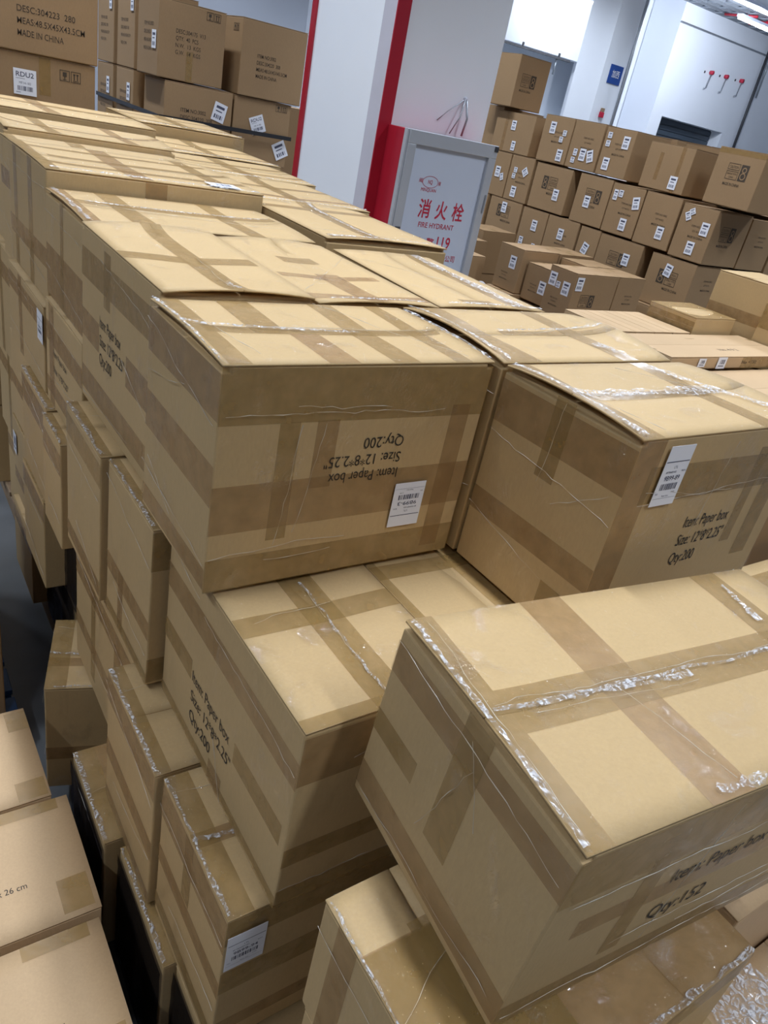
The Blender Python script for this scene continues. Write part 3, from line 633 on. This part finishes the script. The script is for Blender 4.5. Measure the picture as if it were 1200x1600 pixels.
carton('low carton under the left end of the tilted carton', .446, .66, .1, .498, .974, 1.226, 'cartons piled in front of the near stack', seam='y', film_on=1,
    tapes=[('T', 0, 1, 0, .76, 'tape'), ('T', 0, 1, 0, .77, 'tape2'), ('T', 0, 1, .0, .765, 'tape'), ('L', .1, .22, 0, 1, 'tape2'), ('L', .5, .62, 0, 1, 'tape'), ('T', .4, 1, 0, .8, 'tape')], bunch=[(.01, .98, .01, .02, .008)])  # layered top tape darkens this carton to stand in for shade
carton('carton under the right end of the tilted carton, film glinting on its edge', .666, 1.0, .152, .52, .974, 1.214, 'cartons piled in front of the near stack', film_on=1,
    tapes=[('T', 0, 1, 0, .3, 'tape2'), ('F', .4, .5, 0, 1, 'tape2'), ('F', 0, 1, .75, .98, 'tape')], bunch=[(.02, .01, .98, .01, .012)])
carton('supporting carton below the front pile', .45, 1.05, -.05, .49, Z3, .966, 'cartons piled in front of the near stack')
carton('lowest carton of the front pile', .45, 1.05, -.05, .52, Z4, .536, 'cartons piled in front of the near stack')
carton('pale plain carton at the lower right edge beside the tilted carton', 1.135, 1.7, .215, .62, .117, 1.1, 'cartons piled in front of the near stack', mat='kraft3')
carton('silvery film-covered carton at the lower right corner', 1.08, 1.7, -.42, .208, .35, .86, 'cartons piled in front of the near stack', mat='kraft3', film_on=1,
    bunch=[(.1, .75, .9, .75, .12), (.1, .9, .95, .5, .16), (.3, .98, .3, .2, .14), (.55, .98, .6, .2, .16)])
carton('plain block of cartons hidden under the lower right corner', 1.08, 1.7, -.42, .19, .0, .344, 'cartons piled in front of the near stack')
# right end beyond the 9B99-89 carton
carton('taped carton top just right of the 9B99-89 label carton', 2.07, 2.6, .45, .9, .6, 1.2, 'cartons beyond the right side', tapes=[('T', 0, 1, .7, .9, 'tape')], film_on=1)
carton('dark film-covered carton at the right edge behind the 9B99-89 carton', 2.25, 2.9, .96, 1.5, .6, 1.36, 'cartons beyond the right side', mat='kraft2', black=True)
carton('lower carton carrying the taped one at right', 2.07, 2.9, .45, 1.5, 0, .59, 'cartons beyond the right side')

# ================================================================== SECOND AND FAR STACKS ON THE LEFT
G4 = 'cartons in the second stack'; G5 = 'cartons at the far end of the long stack'
carton('raised carton standing proud of the stack, long brown front face', .49, 1.16, 2.42, 2.985, 1.492, 1.874, G4, film_on=1, gap=.004,
    tapes=[('T', .0, .06, 0, 1, 'tape'), ('T', .36, .46, 0, 1, 'tape2'), ('T', .8, .88, 0, 1, 'tape'), ('T', .04, .98, .2, .28), ('T', .1, .98, .5, .56), ('T', .05, .95, .78, .84), ('F', .42, .52, 0, 1, 'tape2'),
           ('L', .14, .24, .0, 1, 'tape'), ('L', .55, .66, 0, 1, 'tape'), ('L', 0, 1, .25, .4, 'tape2')], bunch=[(.02, .02, .98, .02, .014)],
    stickers=[('T', .55, .06, .1, .07, 0, 'misc')])
carton('carton below the raised one with a small white label on its left side', .475, 1.1, 2.42, 2.985, 1.2, 1.489, G4, film_on=1, stickers=[('L', .535, .21, .075, .095, 0, 'ship', '9B99-7')], tapes=[('L', 0, 1, .7, .9, 'tape2'), ('L', .3, .4, 0, 1, 'tape2')])
carton('carton with faint print on its left side under the long third-row carton', .478, 1.1, 1.97, 2.40, 1.2, 1.52, G4, film_on=1, tapes=[('L', 0, 1, .62, .8, 'tape2'), ('L', .1, .25, 0, 1, 'tape2'), ('L', 0, 1, .1, .25, 'tape2')],
    prints=[('L', .1, .17, ('Item: Paper box', 'Size: 12*8*2.25"'), .028, .05, 0, (.16, .18))])
carton('carton jutting left at mid height, nearer of the pair by the aisle', .44, 1.0, 2.06, 2.29, .832, 1.198, G4, film_on=1, tapes=[('T', 0, .05, 0, 1, 'tape'), ('L', 0, 1, .7, .9, 'tape2')], bunch=[(.004, .98, .004, .02, .014)])
carton('carton jutting left at mid height, farther of the pair by the aisle', .455, 1.0, 2.31, 2.70, .832, 1.198, G4, film_on=1, tapes=[('T', 0, .05, 0, 1, 'tape'), ('L', 0, 1, .7, .95, 'tape2')], bunch=[(.004, .98, .004, .02, .018), (.01, .02, .3, .02, .01)])
carton('mid-height carton set back behind the pair by the aisle', .49, 1.0, 2.72, 3.12, .832, 1.198, G4, tapes=[('L', 0, 1, .4, .55, 'tape2')])
carton('low carton with a bright top strip beside the aisle floor', .452, 1.0, 2.38, 2.73, .462, .83, G4, film_on=1, tapes=[('T', 0, .05, 0, 1, 'tape'), ('L', 0, 1, .75, .95, 'tape2')])
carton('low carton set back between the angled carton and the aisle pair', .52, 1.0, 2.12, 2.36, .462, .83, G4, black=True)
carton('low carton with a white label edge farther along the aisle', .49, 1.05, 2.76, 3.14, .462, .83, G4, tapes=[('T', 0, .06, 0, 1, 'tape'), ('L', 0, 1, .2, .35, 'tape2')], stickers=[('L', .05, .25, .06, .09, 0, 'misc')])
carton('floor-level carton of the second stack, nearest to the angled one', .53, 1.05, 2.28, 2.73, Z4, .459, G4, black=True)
carton('floor-level carton of the second stack, farther along the aisle', .475, 1.05, 2.76, 3.12, Z4, .459, G4, tapes=[('L', 0, 1, .7, .9, 'tape2')])
for i, (x0, x1, y0, y1, z1, lab) in enumerate((
        (1.185, 1.69, 2.585, 3.12, 1.838, 'far carton top right of the raised carton'),
        (1.185, 1.75, 3.14, 3.66, 1.84, 'far carton top next to last but one towards the labelled cartons'),
        (1.28, 1.84, 3.68, 4.25, 1.842, 'far carton top whose right corner meets the dark RDU2 boxes'))):
    carton(lab, x0, x1, y0, y1, 1.396, z1, G5, film_on=1, tapes=[('T', .42, .54, 0, 1, 'tape'), ('T', 0, 1, .2, .28), ('T', 0, 1, .6, .68, 'tape')], bunch=[(.02, .02, .98, .02, .012)])
carton('farthest carton of the stack at right, raised, in front of the strapped boxes', 1.32, 1.90, 4.28, 4.9, 1.45, 1.9, G5, film_on=1, tapes=[('T', .45, .58, 0, 1, 'tape'), ('T', 0, 1, .25, .33), ('T', 0, 1, .7, .78)], bunch=[(.02, .02, .98, .02, .016)])
carton('narrow carton top showing just behind the raised carton', .505, 1.12, 2.995, 3.235, 1.455, 1.862, G5, film_on=1, tapes=[('T', .0, .06, 0, 1, 'tape'), ('T', .35, .44, 0, 1, 'tape'), ('L', 0, 1, .6, .75, 'tape2')])
carton('far carton with torn wavy front edge behind the raised carton', .52, 1.15, 3.25, 3.72, 1.47, 1.885, G5, film_on=1, gap=.012, tapes=[('T', .24, .32, 0, 1, 'tape'), ('T', .7, .78, 0, 1), ('T', 0, 1, .4, .5)])
carton('farthest long carton of the stack at left, below the MADE IN CHINA box', .45, 1.26, 3.83, 4.42, 1.48, 1.905, G5, film_on=1, tapes=[('T', .42, .5, 0, 1, 'tape2'), ('T', 0, 1, .6, .72)])
for i, (za, zb) in enumerate(((.99, 1.44), (.55, .98), (.117, .54))):
    carton(('upper', 'middle', 'lower')[i] + ' carton in the far left side column of the long stack', .515 + .02 * i, 1.18, 3.14 if i == 0 else 3.23, 3.72, za, zb, G5, tapes=[('L', 0, 1, .7, .85, 'tape2'), ('L', .45, .55, 0, 1, 'tape')])
    carton(('upper', 'middle', 'lower')[i] + ' carton at the far left end of the long stack', .52, 1.9, 3.86, 4.9, za, zb if i else 1.39, G5)
for i, (za, zb) in enumerate(((.96, 1.386), (.535, .946), (.117, .522))):
    carton('carton in the covered lower layers on the right side of the long stack', 1.11, 1.72, 1.98, 3.12, za, zb, 'covered lower layers')
    carton('carton in the covered lower layers on the right side of the long stack', 1.21, 1.82, 3.23, 3.82, za, zb, 'covered lower layers')
# plain cartons lower left
G6 = 'plain cartons at the lower left'
for (x0, x1, y0, y1, rz, lab, pr) in ((-.26, .262, 1.392, 1.72, 1, 'farthest of three plain cartons at the lower left edge', ()),
        (-.24, .297, 1.052, 1.383, 0, 'middle of three plain cartons at lower left, x 26 cm printed on top', [('T', .283, .11, ('52 x 38 x 26 cm',), .021, .03, 0, (.122,), 'ink', .004)]),
        (-.25, .285, .70, 1.03, 0, 'nearest plain carton at lower left, x 26 cm printed sideways on top', [('T', .395, .066, ('52 x 38 x 26 cm',), .021, .03, 71, (.128,), 'ink', .004)])):
    carton(lab, x0, x1, y0, y1, .158, .543, G6, rz=rz, mat='kraft3', prints=pr, gap=.002, sag=0, solid=True, tapes=[('T', .9, 1, .75, .97, 'tape'), ('T', .86, .99, .02, .2, 'tape')] if not pr else [('T', .86, .98, .04, .3, 'tape'), ('T', .7, .95, .9, 1, 'tape')])
carton('brown carton on the blue pallet at the left edge', -.6, .268, 2.14, 3.1, .132, .75, None, mat='kraft2')
carton('dark carton across the aisle at the far left edge', -.5, .42, 5.2, 5.9, .0, 1.1, None, mat='kraft2')

# ================================================================== LABELLED BOXES AT THE BACK LEFT
G7 = 'brown boxes at the back left'
def glyph_marks(root, face, u, v, s=.05):
    dx, dy, dz = root['_d']
    V, F = [], []
    for k in range(2):
        x = k * s * 1.12; frame_into(V, F, x, x + s, 0, s * 1.05, s * .06)
        if k == 0: rect_into(V, F, x + s * .3, x + s * .7, s * .45, s * .85); rect_into(V, F, x + s * .46, x + s * .54, s * .2, s * .45); rect_into(V, F, x + s * .3, x + s * .7, s * .14, s * .2)
        else:
            for q in (.3, .62): rect_into(V, F, x + s * q, x + s * q + s * .1, s * .25, s * .7); rect_into(V, F, x + s * (q - .06), x + s * (q + .16), s * .7, s * .85)
            rect_into(V, F, x + s * .2, x + s * .82, s * .14, s * .2)
    obj('handling_marks', me_from(V, F), 'inkb', root, face_m(face, dx, dy, dz, u, v))
T1 = ('DESC:304223  280', 'MEAS:48.5X45X43.5CM', 'MADE IN CHINA'); T2 = ('DESC:304175  V13', 'QTY.  40  PCS', 'N.W.  13  KGS', 'G.W.  14  KGS')
T3 = ('ITEM NO:3002', 'DESC:304220  308', 'MEAS:48.5X45X43.5CM', 'MADE IN CHINA'); T4 = ('DESC:304223  278', 'QTY.  48  PCS')
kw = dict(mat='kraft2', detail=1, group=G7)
b = carton('big box at upper left printed MEAS 48.5X45X43.5CM MADE IN CHINA', .74, 1.30, 5.0, 5.46, 2.088, 2.56, prints=[('F', .15, .185, T1, .042, .055, 0, (.29, .34, .23), 'inkb', .004)], **kw)
b = carton('box with square RDU2 label below the MADE IN CHINA box at upper left', .75, 1.29, 5.01, 5.46, 1.615, 2.085, prints=[('F', .2, .2, T4, .038, .05, 0, (.24, .17), 'inkb', .004)],
    stickers=[('F', .17, .33, .115, .125, 0, 'rdu', 'RDU2')], tapes=[('F', .45, .56, .6, 1, 'tape')], **kw); glyph_marks(b, 'F', .35, .37, .052)
b = carton('square brown box printed with quantity and weights, DESC on its front', 1.93, 2.405, 5.9, 6.36, 2.085, 2.555, prints=[('F', .12, .285, T2, .036, .042, 0, (.21, .16, .18, .18), 'inkb', .004), ('L', .15, .3, T3, .032, .05, 0, (.2, .2, .25, .17), 'inkb')],
    stickers=[('L', .38, .22, .09, .11, 0, 'mini')], tapes=[('F', .42, .52, 0, .4, 'tape')], **kw); glyph_marks(b, 'F', .33, .4, .048)
b = carton('box printed ITEM NO and MADE IN CHINA left of the white column', 2.53, 3.05, 5.9, 6.36, 2.075, 2.565, prints=[('F', .13, .26, T3, .034, .043, 0, (.15, .19, .25, .17), 'inkb', .004)], **kw); glyph_marks(b, 'L', .3, .4, .045)
b = carton('lower box with tilted white label under the DESC box', 1.99, 2.50, 5.9, 6.36, 1.62, 2.075, stickers=[('F', .41, .312, .1, .125, -14, 'mini')], prints=[('F', .12, .275, T3[:2], .036, .045, 0, (.19, .24), 'inkb', .004)], tapes=[], **kw)
b = carton('dark lower box with tilted RDU2 label next to the white column', 2.52, 2.99, 5.92, 6.36, 1.62, 2.07, stickers=[('F', .2, .277, .115, .12, 22, 'rdu', 'RDU2'), ('F', .41, .125, .11, .12, 28, 'mini')], **kw); glyph_marks(b, 'F', .34, .39, .045)
b = carton('box low beside the column under the tilted RDU2 label', 2.5, 2.98, 5.92, 6.36, 1.15, 1.6, tapes=[('F', 0, .4, .5, .7, 'tape2')], **kw)
carton('lower brown box below the black strap at left', 1.99, 2.48, 5.9, 6.36, 1.15, 1.6, **kw)
for i, (y0, y1) in enumerate(((6.5, 6.94), (7.04, 7.5))):
    wh = ('second', 'third')[i]
    carton(wh + ' box back in the upper row behind the DESC box', 1.95, 2.42, y0, y1, 2.09, 2.62, prints=[('L', .1, .3, T3, .03, .05, 0, (.18, .2, .24, .15), 'inkb')], stickers=[('L', .38, .42, .07, .1, 0, 'mini')] + ([('F', .12, .42, .11, .12, 0, 'rdu', 'RDU2')] if i == 0 else []), **kw)
    carton(wh + ' box back in the lower row behind the DESC box', 1.95, 2.42, y0, y1, 1.63, 2.085, prints=[('L', .1, .28, T3, .03, .05, 0, (.18, .2, .24, .15), 'inkb')], stickers=[('L', .33, .3, .08, .12, 0, 'mini')], **kw)
    carton(wh + ' box back in the bottom row behind the DESC box', 1.95, 2.42, y0, y1, 1.15, 1.6, **kw)
for i, (x0, x1, y0, y1, z1) in enumerate(((1.95, 2.98, 5.92, 7.5, 1.147), (.76, 1.28, 5.02, 5.46, 1.61))):
    carton(('base carton under the strapped boxes at back left', 'base carton under the RDU2 box at upper left')[i], x0, x1, y0, y1, .0, z1, mat='kraft2', detail=1, group=G7)
st = empty('black_strap', (2.0, 5.88, 1.825)); tag(st, 'black strap running around the brown boxes at back left', 'strap')
obj('band', boxes_me([(-.05, 1.0, 0, .008, 0, .028)]), 'strap', st); obj('band', boxes_me([(-.062, -.054, 0, 1.62, 0, .028)]), 'strap', st)
carton('brown box stack edge behind the strapped boxes next to the column', 3.08, 3.5, 6.2, 6.6, 0, 2.05, mat='kraft2', detail=1, group=G7)

# ================================================================== LABELLED PILE AT THE RIGHT
G8 = 'labelled boxes in the big pile at right'
def logo(root, face, u, v, s=.1, caution=True, flip=False):
    dx, dy, dz = root['_d']
    V, F = [], []; x = -s * .75 if flip else s * 1.05
    rect_into(V, F, x, x + s * .62, 0, s)
    L, G = [], []
    for i in range(12):
        t0, t1 = 2 * math.pi * i / 12, 2 * math.pi * (i + 1) / 12
        for cx, cy, ra, rb in ((x + s * .31, s * .68, .12 * s, .18 * s), (x + s * .31, s * .3, .16 * s, .22 * s)):
            k = len(L); L += [(cx + ra * math.cos(t0), cy + ra * math.sin(t0), .0008), (cx + rb * math.cos(t0), cy + rb * math.sin(t0), .0008), (cx + rb * math.cos(t1), cy + rb * math.sin(t1), .0008), (cx + ra * math.cos(t1), cy + ra * math.sin(t1), .0008)]; G.append((k, k + 1, k + 2, k + 3))
    if caution:
        xa = 0; frame_into(V, F, xa, xa + s * .95, s * .6, s, s * .03); text_into(V, F, 'CAUTION', xa + s * .12, s * .7, s * .24, fit=s * .7)
        frame_into(V, F, xa, xa + s * .95, 0, s * .52, s * .03); text_into(V, F, 'HANDLE WITH', xa + s * .08, s * .3, s * .17, fit=s * .78); text_into(V, F, 'CARE', xa + s * .28, s * .09, s * .17, fit=s * .38)
    text_into(V, F, 'MADE IN CHINA', 0, -s * .38, s * .26, fit=s * 1.35, bold=.008)
    o = obj('printed_logo', me_from(V, F), 'inkb', root, face_m(face, dx, dy, dz, u, v)); obj('logo_pattern', me_from(L, G), 'kraft2', o)
def stamp(root, face, u, v, s=.1):
    dx, dy, dz = root['_d']
    V, F = [], []; text_into(V, F, 'ITEM NO.3002', 0, s * .8, s * .2, fit=s * 1.2); text_into(V, F, 'QTY 40 PCS', s * .2, s * .45, s * .18, fit=s * .8); text_into(V, F, 'MADE IN CHINA', -s * .05, 0, s * .22, fit=s * 1.4, bold=.008)
    obj('printed_text', me_from(V, F), 'inkb', root, face_m(face, dx, dy, dz, u, v))
def pile(label, y0, y1, z0, z1, X=6.0, W=.5, marks='', stick=(), rz=0, mat='kraft2', tapes=()):
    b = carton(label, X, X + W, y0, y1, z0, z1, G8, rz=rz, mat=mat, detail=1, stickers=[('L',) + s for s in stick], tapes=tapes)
    wd = y1 - y0
    if 'l' in marks: logo(b, 'L', wd * .3, .2, .12)
    if 'k' in marks: logo(b, 'L', wd * .45, .2, .12, flip=True)
    if 's' in marks: stamp(b, 'L', wd * .4, .18, .11)
    if 'f' in marks: logo(b, 'F', .12, .2, .12)
    if 'g' in marks: stamp(b, 'F', .17, .22, .1)
    return b
SW, SH = .075, .105
a = (.075, .105, 0, 'mini')
def sk(u, v, rot=0, w=.078, h=.105): return (u, v, w, h, rot, 'mini')
pile('first box of the pile top row, half behind the fire cabinet edge, two labels', 6.41, 7.02, 2.03, 2.41, marks='', stick=(sk(.3, .26, 0, .07, .09), sk(.36, .07, 0, .06, .09)), tapes=[('L', .25, .33, 0, 1, 'tape2')])
pile('second box of the pile top row with four white labels', 5.87, 6.28, 2.03, 2.45, marks='s', stick=(sk(.14, .31), sk(.32, .28, 0, .05, .05), sk(.29, .22, 0, .05, .05), sk(.32, .08)))
pile('third box of the pile top row, labels in a line near its bottom', 5.465, 5.855, 2.03, 2.45, marks='s', stick=(sk(.1, .14, 0, .05, .06), sk(.09, .07, 0, .05, .05), sk(.2, .13), sk(.3, .13, 18)))
pile('fourth box of the pile top row with pink and white labels', 5.08, 5.44, 2.03, 2.44, marks='s', stick=(sk(.06, .34, 0, .05, .05), sk(.06, .27, 0, .05, .05), sk(.27, .3), sk(.1, .1)))
pile('fifth box of the pile top row with a vertical brown tape and one low label', 4.44, 4.9, 2.02, 2.39, marks='', stick=(sk(.34, .08),), rz=4, tapes=[('L', .72, .8, 0, 1, 'tape2'), ('L', .28, .36, .2, .8, 'tape2')])
pile('rightmost box of the pile top row with the CAUTION mark and black emblem', 3.73, 4.19, 2.02, 2.445, marks='l', rz=-4, tapes=[('L', 0, 1, .9, 1, 'tape')])
pile('first box of the pile second row beside the fire cabinet door', 6.64, 7.0, 1.585, 2.025, stick=(sk(.2, .24), sk(.28, .2, 20, .05, .07)))
pile('second box of the pile second row with a diamond-turned label', 6.27, 6.625, 1.585, 2.025, marks='s', stick=(sk(.1, .3, 0, .05, .05), sk(.09, .24, 0, .05, .05), sk(.25, .3, 40, .075, .075), sk(.14, .09)))
pile('third box of the pile second row with black emblem on its left', 5.71, 6.23, 1.585, 2.01, marks='k', stick=(sk(.37, .17),))
pile('fourth box of the pile second row with a torn curved top edge', 5.18, 5.6, 1.575, 2.01, marks='l', stick=(sk(.17, .2),))
pile('fifth box of the pile second row with three labels', 4.78, 5.165, 1.57, 2.0, marks='s', stick=(sk(.06, .33, 0, .05, .09), sk(.12, .35, 0, .05, .06), sk(.32, .3, 12), sk(.24, .1)))
pile('sixth box of the pile second row with one label near the bottom right', 4.37, 4.765, 1.56, 2.0, marks='s', stick=(sk(.27, .13),))
pile('seventh box of the pile second row, labels on both visible faces', 3.985, 4.345, 1.545, 1.98, marks='sf', stick=(sk(.08, .34, 30, .05, .07), sk(.11, .38, 30, .05, .05), sk(.28, .27), sk(.2, .1)))
pile('first box of the pile third row with emblem and high label', 6.29, 6.81, 1.2, 1.58, marks='k', stick=(sk(.25, .3),))
pile('second box of the pile third row with three labels', 5.88, 6.26, 1.14, 1.57, stick=(sk(.22, .28), sk(.08, .1, 0, .06, .08), sk(.28, .08, 0, .05, .06)))
pile('third box of the pile third row with one label', 5.43, 5.865, 1.14, 1.57, marks='s', stick=(sk(.22, .28),))
pile('fourth box of the pile third row with a tilted label', 5.14, 5.4, 1.12, 1.56, stick=(sk(.12, .25, -15),))
pile('fifth box of the pile third row, label right of its print', 4.6, 5.13, 1.11, 1.55, marks='l', stick=(sk(.37, .28),))
pile('large box at the right end of the pile third row with emblem under its label', 4.005, 4.49, 1.1, 1.53, marks='kg', W=.42, stick=(sk(.22, .32, -8),))
# second depth of the pile
for i, (y0, y1, z0, z1, x0, x1, mk, lab) in enumerate((
        (4.01, 4.4, 1.535, 1.96, 6.56, 7.0, 'g', 'box behind the seventh second-row box at the right end of the pile'),
        (4.01, 4.45, 1.1, 1.52, 6.45, 6.98, 'f', 'box with black emblem at the right end of the pile third row, farther one'),
        (4.1, 4.5, 2.0, 2.42, 6.62, 7.1, '', 'back box of the pile top row at its right end'),
        (4.55, 5.0, 2.0, 2.44, 6.62, 7.1, '', 'back box of the pile top row behind the low-label box'),
        (5.05, 5.5, 2.0, 2.45, 6.55, 7.05, '', 'back box of the pile top row behind the pink-label box'),
        (4.6, 5.1, 2.0, 2.47, 7.15, 7.7, '', 'rear box of the pile top row nearest the dark shutter'),
        (5.15, 5.7, 2.0, 2.47, 7.15, 7.7, '', 'rear box of the pile top row below the blue sign'))):
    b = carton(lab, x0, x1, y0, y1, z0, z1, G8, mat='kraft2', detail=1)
    if 'f' in mk: logo(b, 'F', .12, .2, .11, flip=False)
    if 'g' in mk: stamp(b, 'F', .17, .2, .1)
for i, (y0, y1) in enumerate(((4.0, 4.5), (4.52, 5.1), (5.12, 5.7), (5.72, 6.26), (6.28, 6.82))):
    carton('fourth-row box at the foot of the pile, number %s from the right end' % ('one', 'two', 'three', 'four', 'five')[i], 5.97 if i else 5.93, 6.46, y0, y1, .64, 1.096 if i < 3 else (1.13 if i == 3 else 1.19), G8, mat='kraft2', detail=1)
    carton('floor-level box of the pile hidden under its fourth row', 5.98, 6.46, y0, y1, .0, .636, G8, mat='kraft2', detail=1)
for i, (y0, y1) in enumerate(((4.0, 5.0), (5.02, 6.2))):
    carton('inner box of the pile below its rear boxes', 6.5, 7.7, y0, y1, .0, 1.09, 'inner boxes of the pile', mat='kraft2', detail=1)
    carton('inner box of the pile below its rear boxes', 7.02 if i == 0 else 6.52, 7.7, y0, y1, 1.096, 1.99, 'inner boxes of the pile', mat='kraft2', detail=1)
carton('inner box of the pile below its rear boxes', 6.52, 7.0, 4.46, 5.0, 1.096, 1.99, 'inner boxes of the pile', mat='kraft2', detail=1)
b = carton('single box perched on top of the pile left end with a dark emblem', 5.93, 6.36, 6.78, 7.2, 2.45, 2.93, G8, mat='kraft2', detail=1, tapes=[]); logo(b, 'F', .07, .2, .12)
obj('open_flap', boxes_me([(.216, .222, -.2, .2, 0, .47)]), 'kraft3', b)
carton('box behind the first top-row box, its pale top showing', 6.1, 6.7, 7.05, 7.5, 2.03, 2.448, G8, mat='kraft2', detail=1)
carton('lower support of the pile left end', 5.98, 6.7, 6.84, 7.5, .0, 1.58, G8, mat='kraft2', detail=1)
carton('box under the perched box at the pile left end', 6.1, 6.7, 7.03, 7.5, 1.585, 2.025, G8, mat='kraft2', detail=1)
# pallet load in front of the pile
G9 = 'boxes on the low load in front of the pile'
def low(label, x0, x1, y0, y1, z0, z1, stick=(), fs=(), mk=''):
    b = carton(label, x0, x1, y0, y1, z0, z1, G9, mat='kraft2', detail=1, stickers=[('L',) + s for s in stick] + [('F',) + s for s in fs], tapes=[('T', 0, 1, .42, .55, 'tape'), ('T', .4, .5, 0, 1, 'tape')])
    if 'f' in mk: logo(b, 'F', .1, .12, .1)
    if 's' in mk: stamp(b, 'L', .08, .08, .07)
    if 'g' in mk: stamp(b, 'F', .12, .16, .08)
    return b
low('left box of the low load with one label, above the grey cap', 4.7, 5.12, 4.76, 5.06, 1.02, 1.385, stick=(sk(.2, .24),), mk='s')
low('box of the low load set back between the two labelled corners', 4.76, 5.12, 4.44, 4.74, 1.0, 1.3, stick=(sk(.23, .14),), mk='s')
low('corner box of the low load with three labels and CAUTION front', 4.7, 5.2, 4.12, 4.42, .98, 1.36, stick=(sk(.06, .28), sk(.13, .25, 0, .045, .05), sk(.22, .24)), fs=(sk(.05, .3),), mk='fs')
low('right box of the low load beside the CAUTION front', 5.21, 5.54, 4.12, 4.42, .98, 1.36, mk='g')
low('back right box of the low load with brown tape top', 5.14, 5.54, 4.44, 4.74, .98, 1.36)
low('far back box of the low load against the pile', 5.14, 5.56, 4.76, 5.1, .98, 1.38)
low('lower left box of the low load at the stack edge', 4.66, 5.1, 4.74, 5.08, .6, 1.015)
low('lower middle box of the low load at the stack edge', 4.7, 5.54, 4.42, 4.73, .6, .976)
low('lower front box of the low load at the stack edge', 4.72, 5.54, 4.1, 4.41, .6, .976)
low('hidden base of the low load', 4.7, 5.54, 4.1, 5.08, .0, .596)
# small boxes by the cabinet and the grey cap
low('small film-topped box right of the fire cabinet', 4.42, 4.78, 5.3, 5.75, .78, 1.2)
low('second small box right of the fire cabinet, farther back', 4.75, 5.2, 5.8, 6.2, .85, 1.25)
low('third small box against the pile near the fire cabinet', 5.3, 5.75, 6.0, 6.4, .9, 1.32)
for i, (x0, x1, y0, y1, z1) in enumerate(((4.42, 4.78, 5.3, 5.75, .776), (4.75, 5.2, 5.8, 6.2, .846), (5.3, 5.75, 6.0, 6.4, .896))):
    low(('base under the small film-topped box', 'base under the second small box', 'base under the third small box')[i] + ' right of the fire cabinet', x0, x1, y0, y1, 0, z1)
gc = empty('grey_cap', (4.16, 4.6, 1.09)); tag(gc, 'grey domed cap showing over the stack edge beside the fire cabinet', 'cap')
V, F = [], []
for j in range(7):
    for i in range(20):
        t = 2 * math.pi * i / 20; ph = math.pi / 2 * j / 6; V.append((.055 * math.cos(t) * math.cos(ph), .045 * math.sin(t) * math.cos(ph), .055 * math.sin(ph)))
for j in range(6):
    for i in range(20): F.append((j * 20 + i, j * 20 + (i + 1) % 20, (j + 1) * 20 + (i + 1) % 20, (j + 1) * 20 + i))
obj('crown', me_from(V, F, 'crown', True), 'greycap', gc)
obj('brim', me_from([(.05 * math.cos(t) * s, -.04 + .075 * -math.sin(t) * s, .004 * k) for k in (0, 1) for s in (1,) for t in [math.pi * q / 10 for q in range(11)]], [tuple(range(11)), tuple(range(21, 10, -1))] + [(q, q + 11, q + 12, q + 1) for q in range(10)]), 'greycap', gc)
low('dark box carrying the grey cap', 3.98, 4.36, 4.45, 4.8, .0, 1.088)

# ================================================================== FLAT CARTONS AT THE RIGHT
GA = 'flat cartons on the load at right'
def flat(label, x0, x1, y0, y1, z0, z1, rz=0, **k): return carton(label, x0, x1, y0, y1, z0, z1, GA, rz=rz, mat=k.pop('mat', 'kraft3'), detail=1, **k)
flat('wide flat carton with two small labels on its low front face', 3.72, 5.0, 2.43, 2.84, 1.225, 1.3, stickers=[('F', .3, .04, .07, .05, 0, 'misc'), ('F', .5, .037, .09, .07, 0, 'misc')], tapes=[('T', 0, 1, .3, .36, 'tape'), ('T', 0, 1, .72, .8, 'tape'), ('F', .56, .85, .0, 1, 'tape')],
     prints=[('F', .72, .03, ('No.+732',), .028, .03, 0, (.16,), 'inkb', .004), ('T', .62, .1, ('No. 4 9 2',), .05, .06, 0, (.2,), 'inkb', .004)])
for i in range(4):
    flat('narrow flat carton behind the wide one, %s from the left' % ('first', 'second', 'third', 'fourth')[i], 3.74 + i * .185, 3.92 + i * .185, 2.86, 3.3, 1.225, 1.305, seam='y')
flat('flat carton under the wide one at the right edge', 3.73, 5.0, 1.85, 2.41, 1.14, 1.22, tapes=[('T', 0, 1, .45, .55, 'tape')])
flat('nearest dark-sided flat carton at the right edge', 4.02, 5.0, 1.3, 1.83, 1.13, 1.235, tapes=[('T', .3, .4, 0, 1, 'tape')])
flat('base carton under the flat cartons at right', 3.75, 5.3, 1.3, 3.3, .0, 1.125)
flat('taped small carton with wrinkled film top behind the flat cartons', 4.5, 4.95, 2.87, 3.25, 1.14, 1.4, mat='kraft', film_on=1, tapes=[('T', 0, 1, 0, 1, 'tape'), ('L', 0, 1, .1, .9, 'tape')])
flat('tall brown carton at the right edge behind the flat cartons', 5.06, 5.6, 2.78, 3.2, 1.14, 1.66, mat='kraft', tapes=[('L', 0, 1, .45, .6, 'tape2'), ('T', 0, 1, .4, .6)], rz=3)
flat('taped brown carton at the right edge in front of the tall one', 5.02, 5.5, 2.3, 2.75, 1.14, 1.56, mat='kraft', tapes=[('L', 0, 1, .6, .98, 'tape'), ('F', 0, 1, .5, .98, 'tape')])
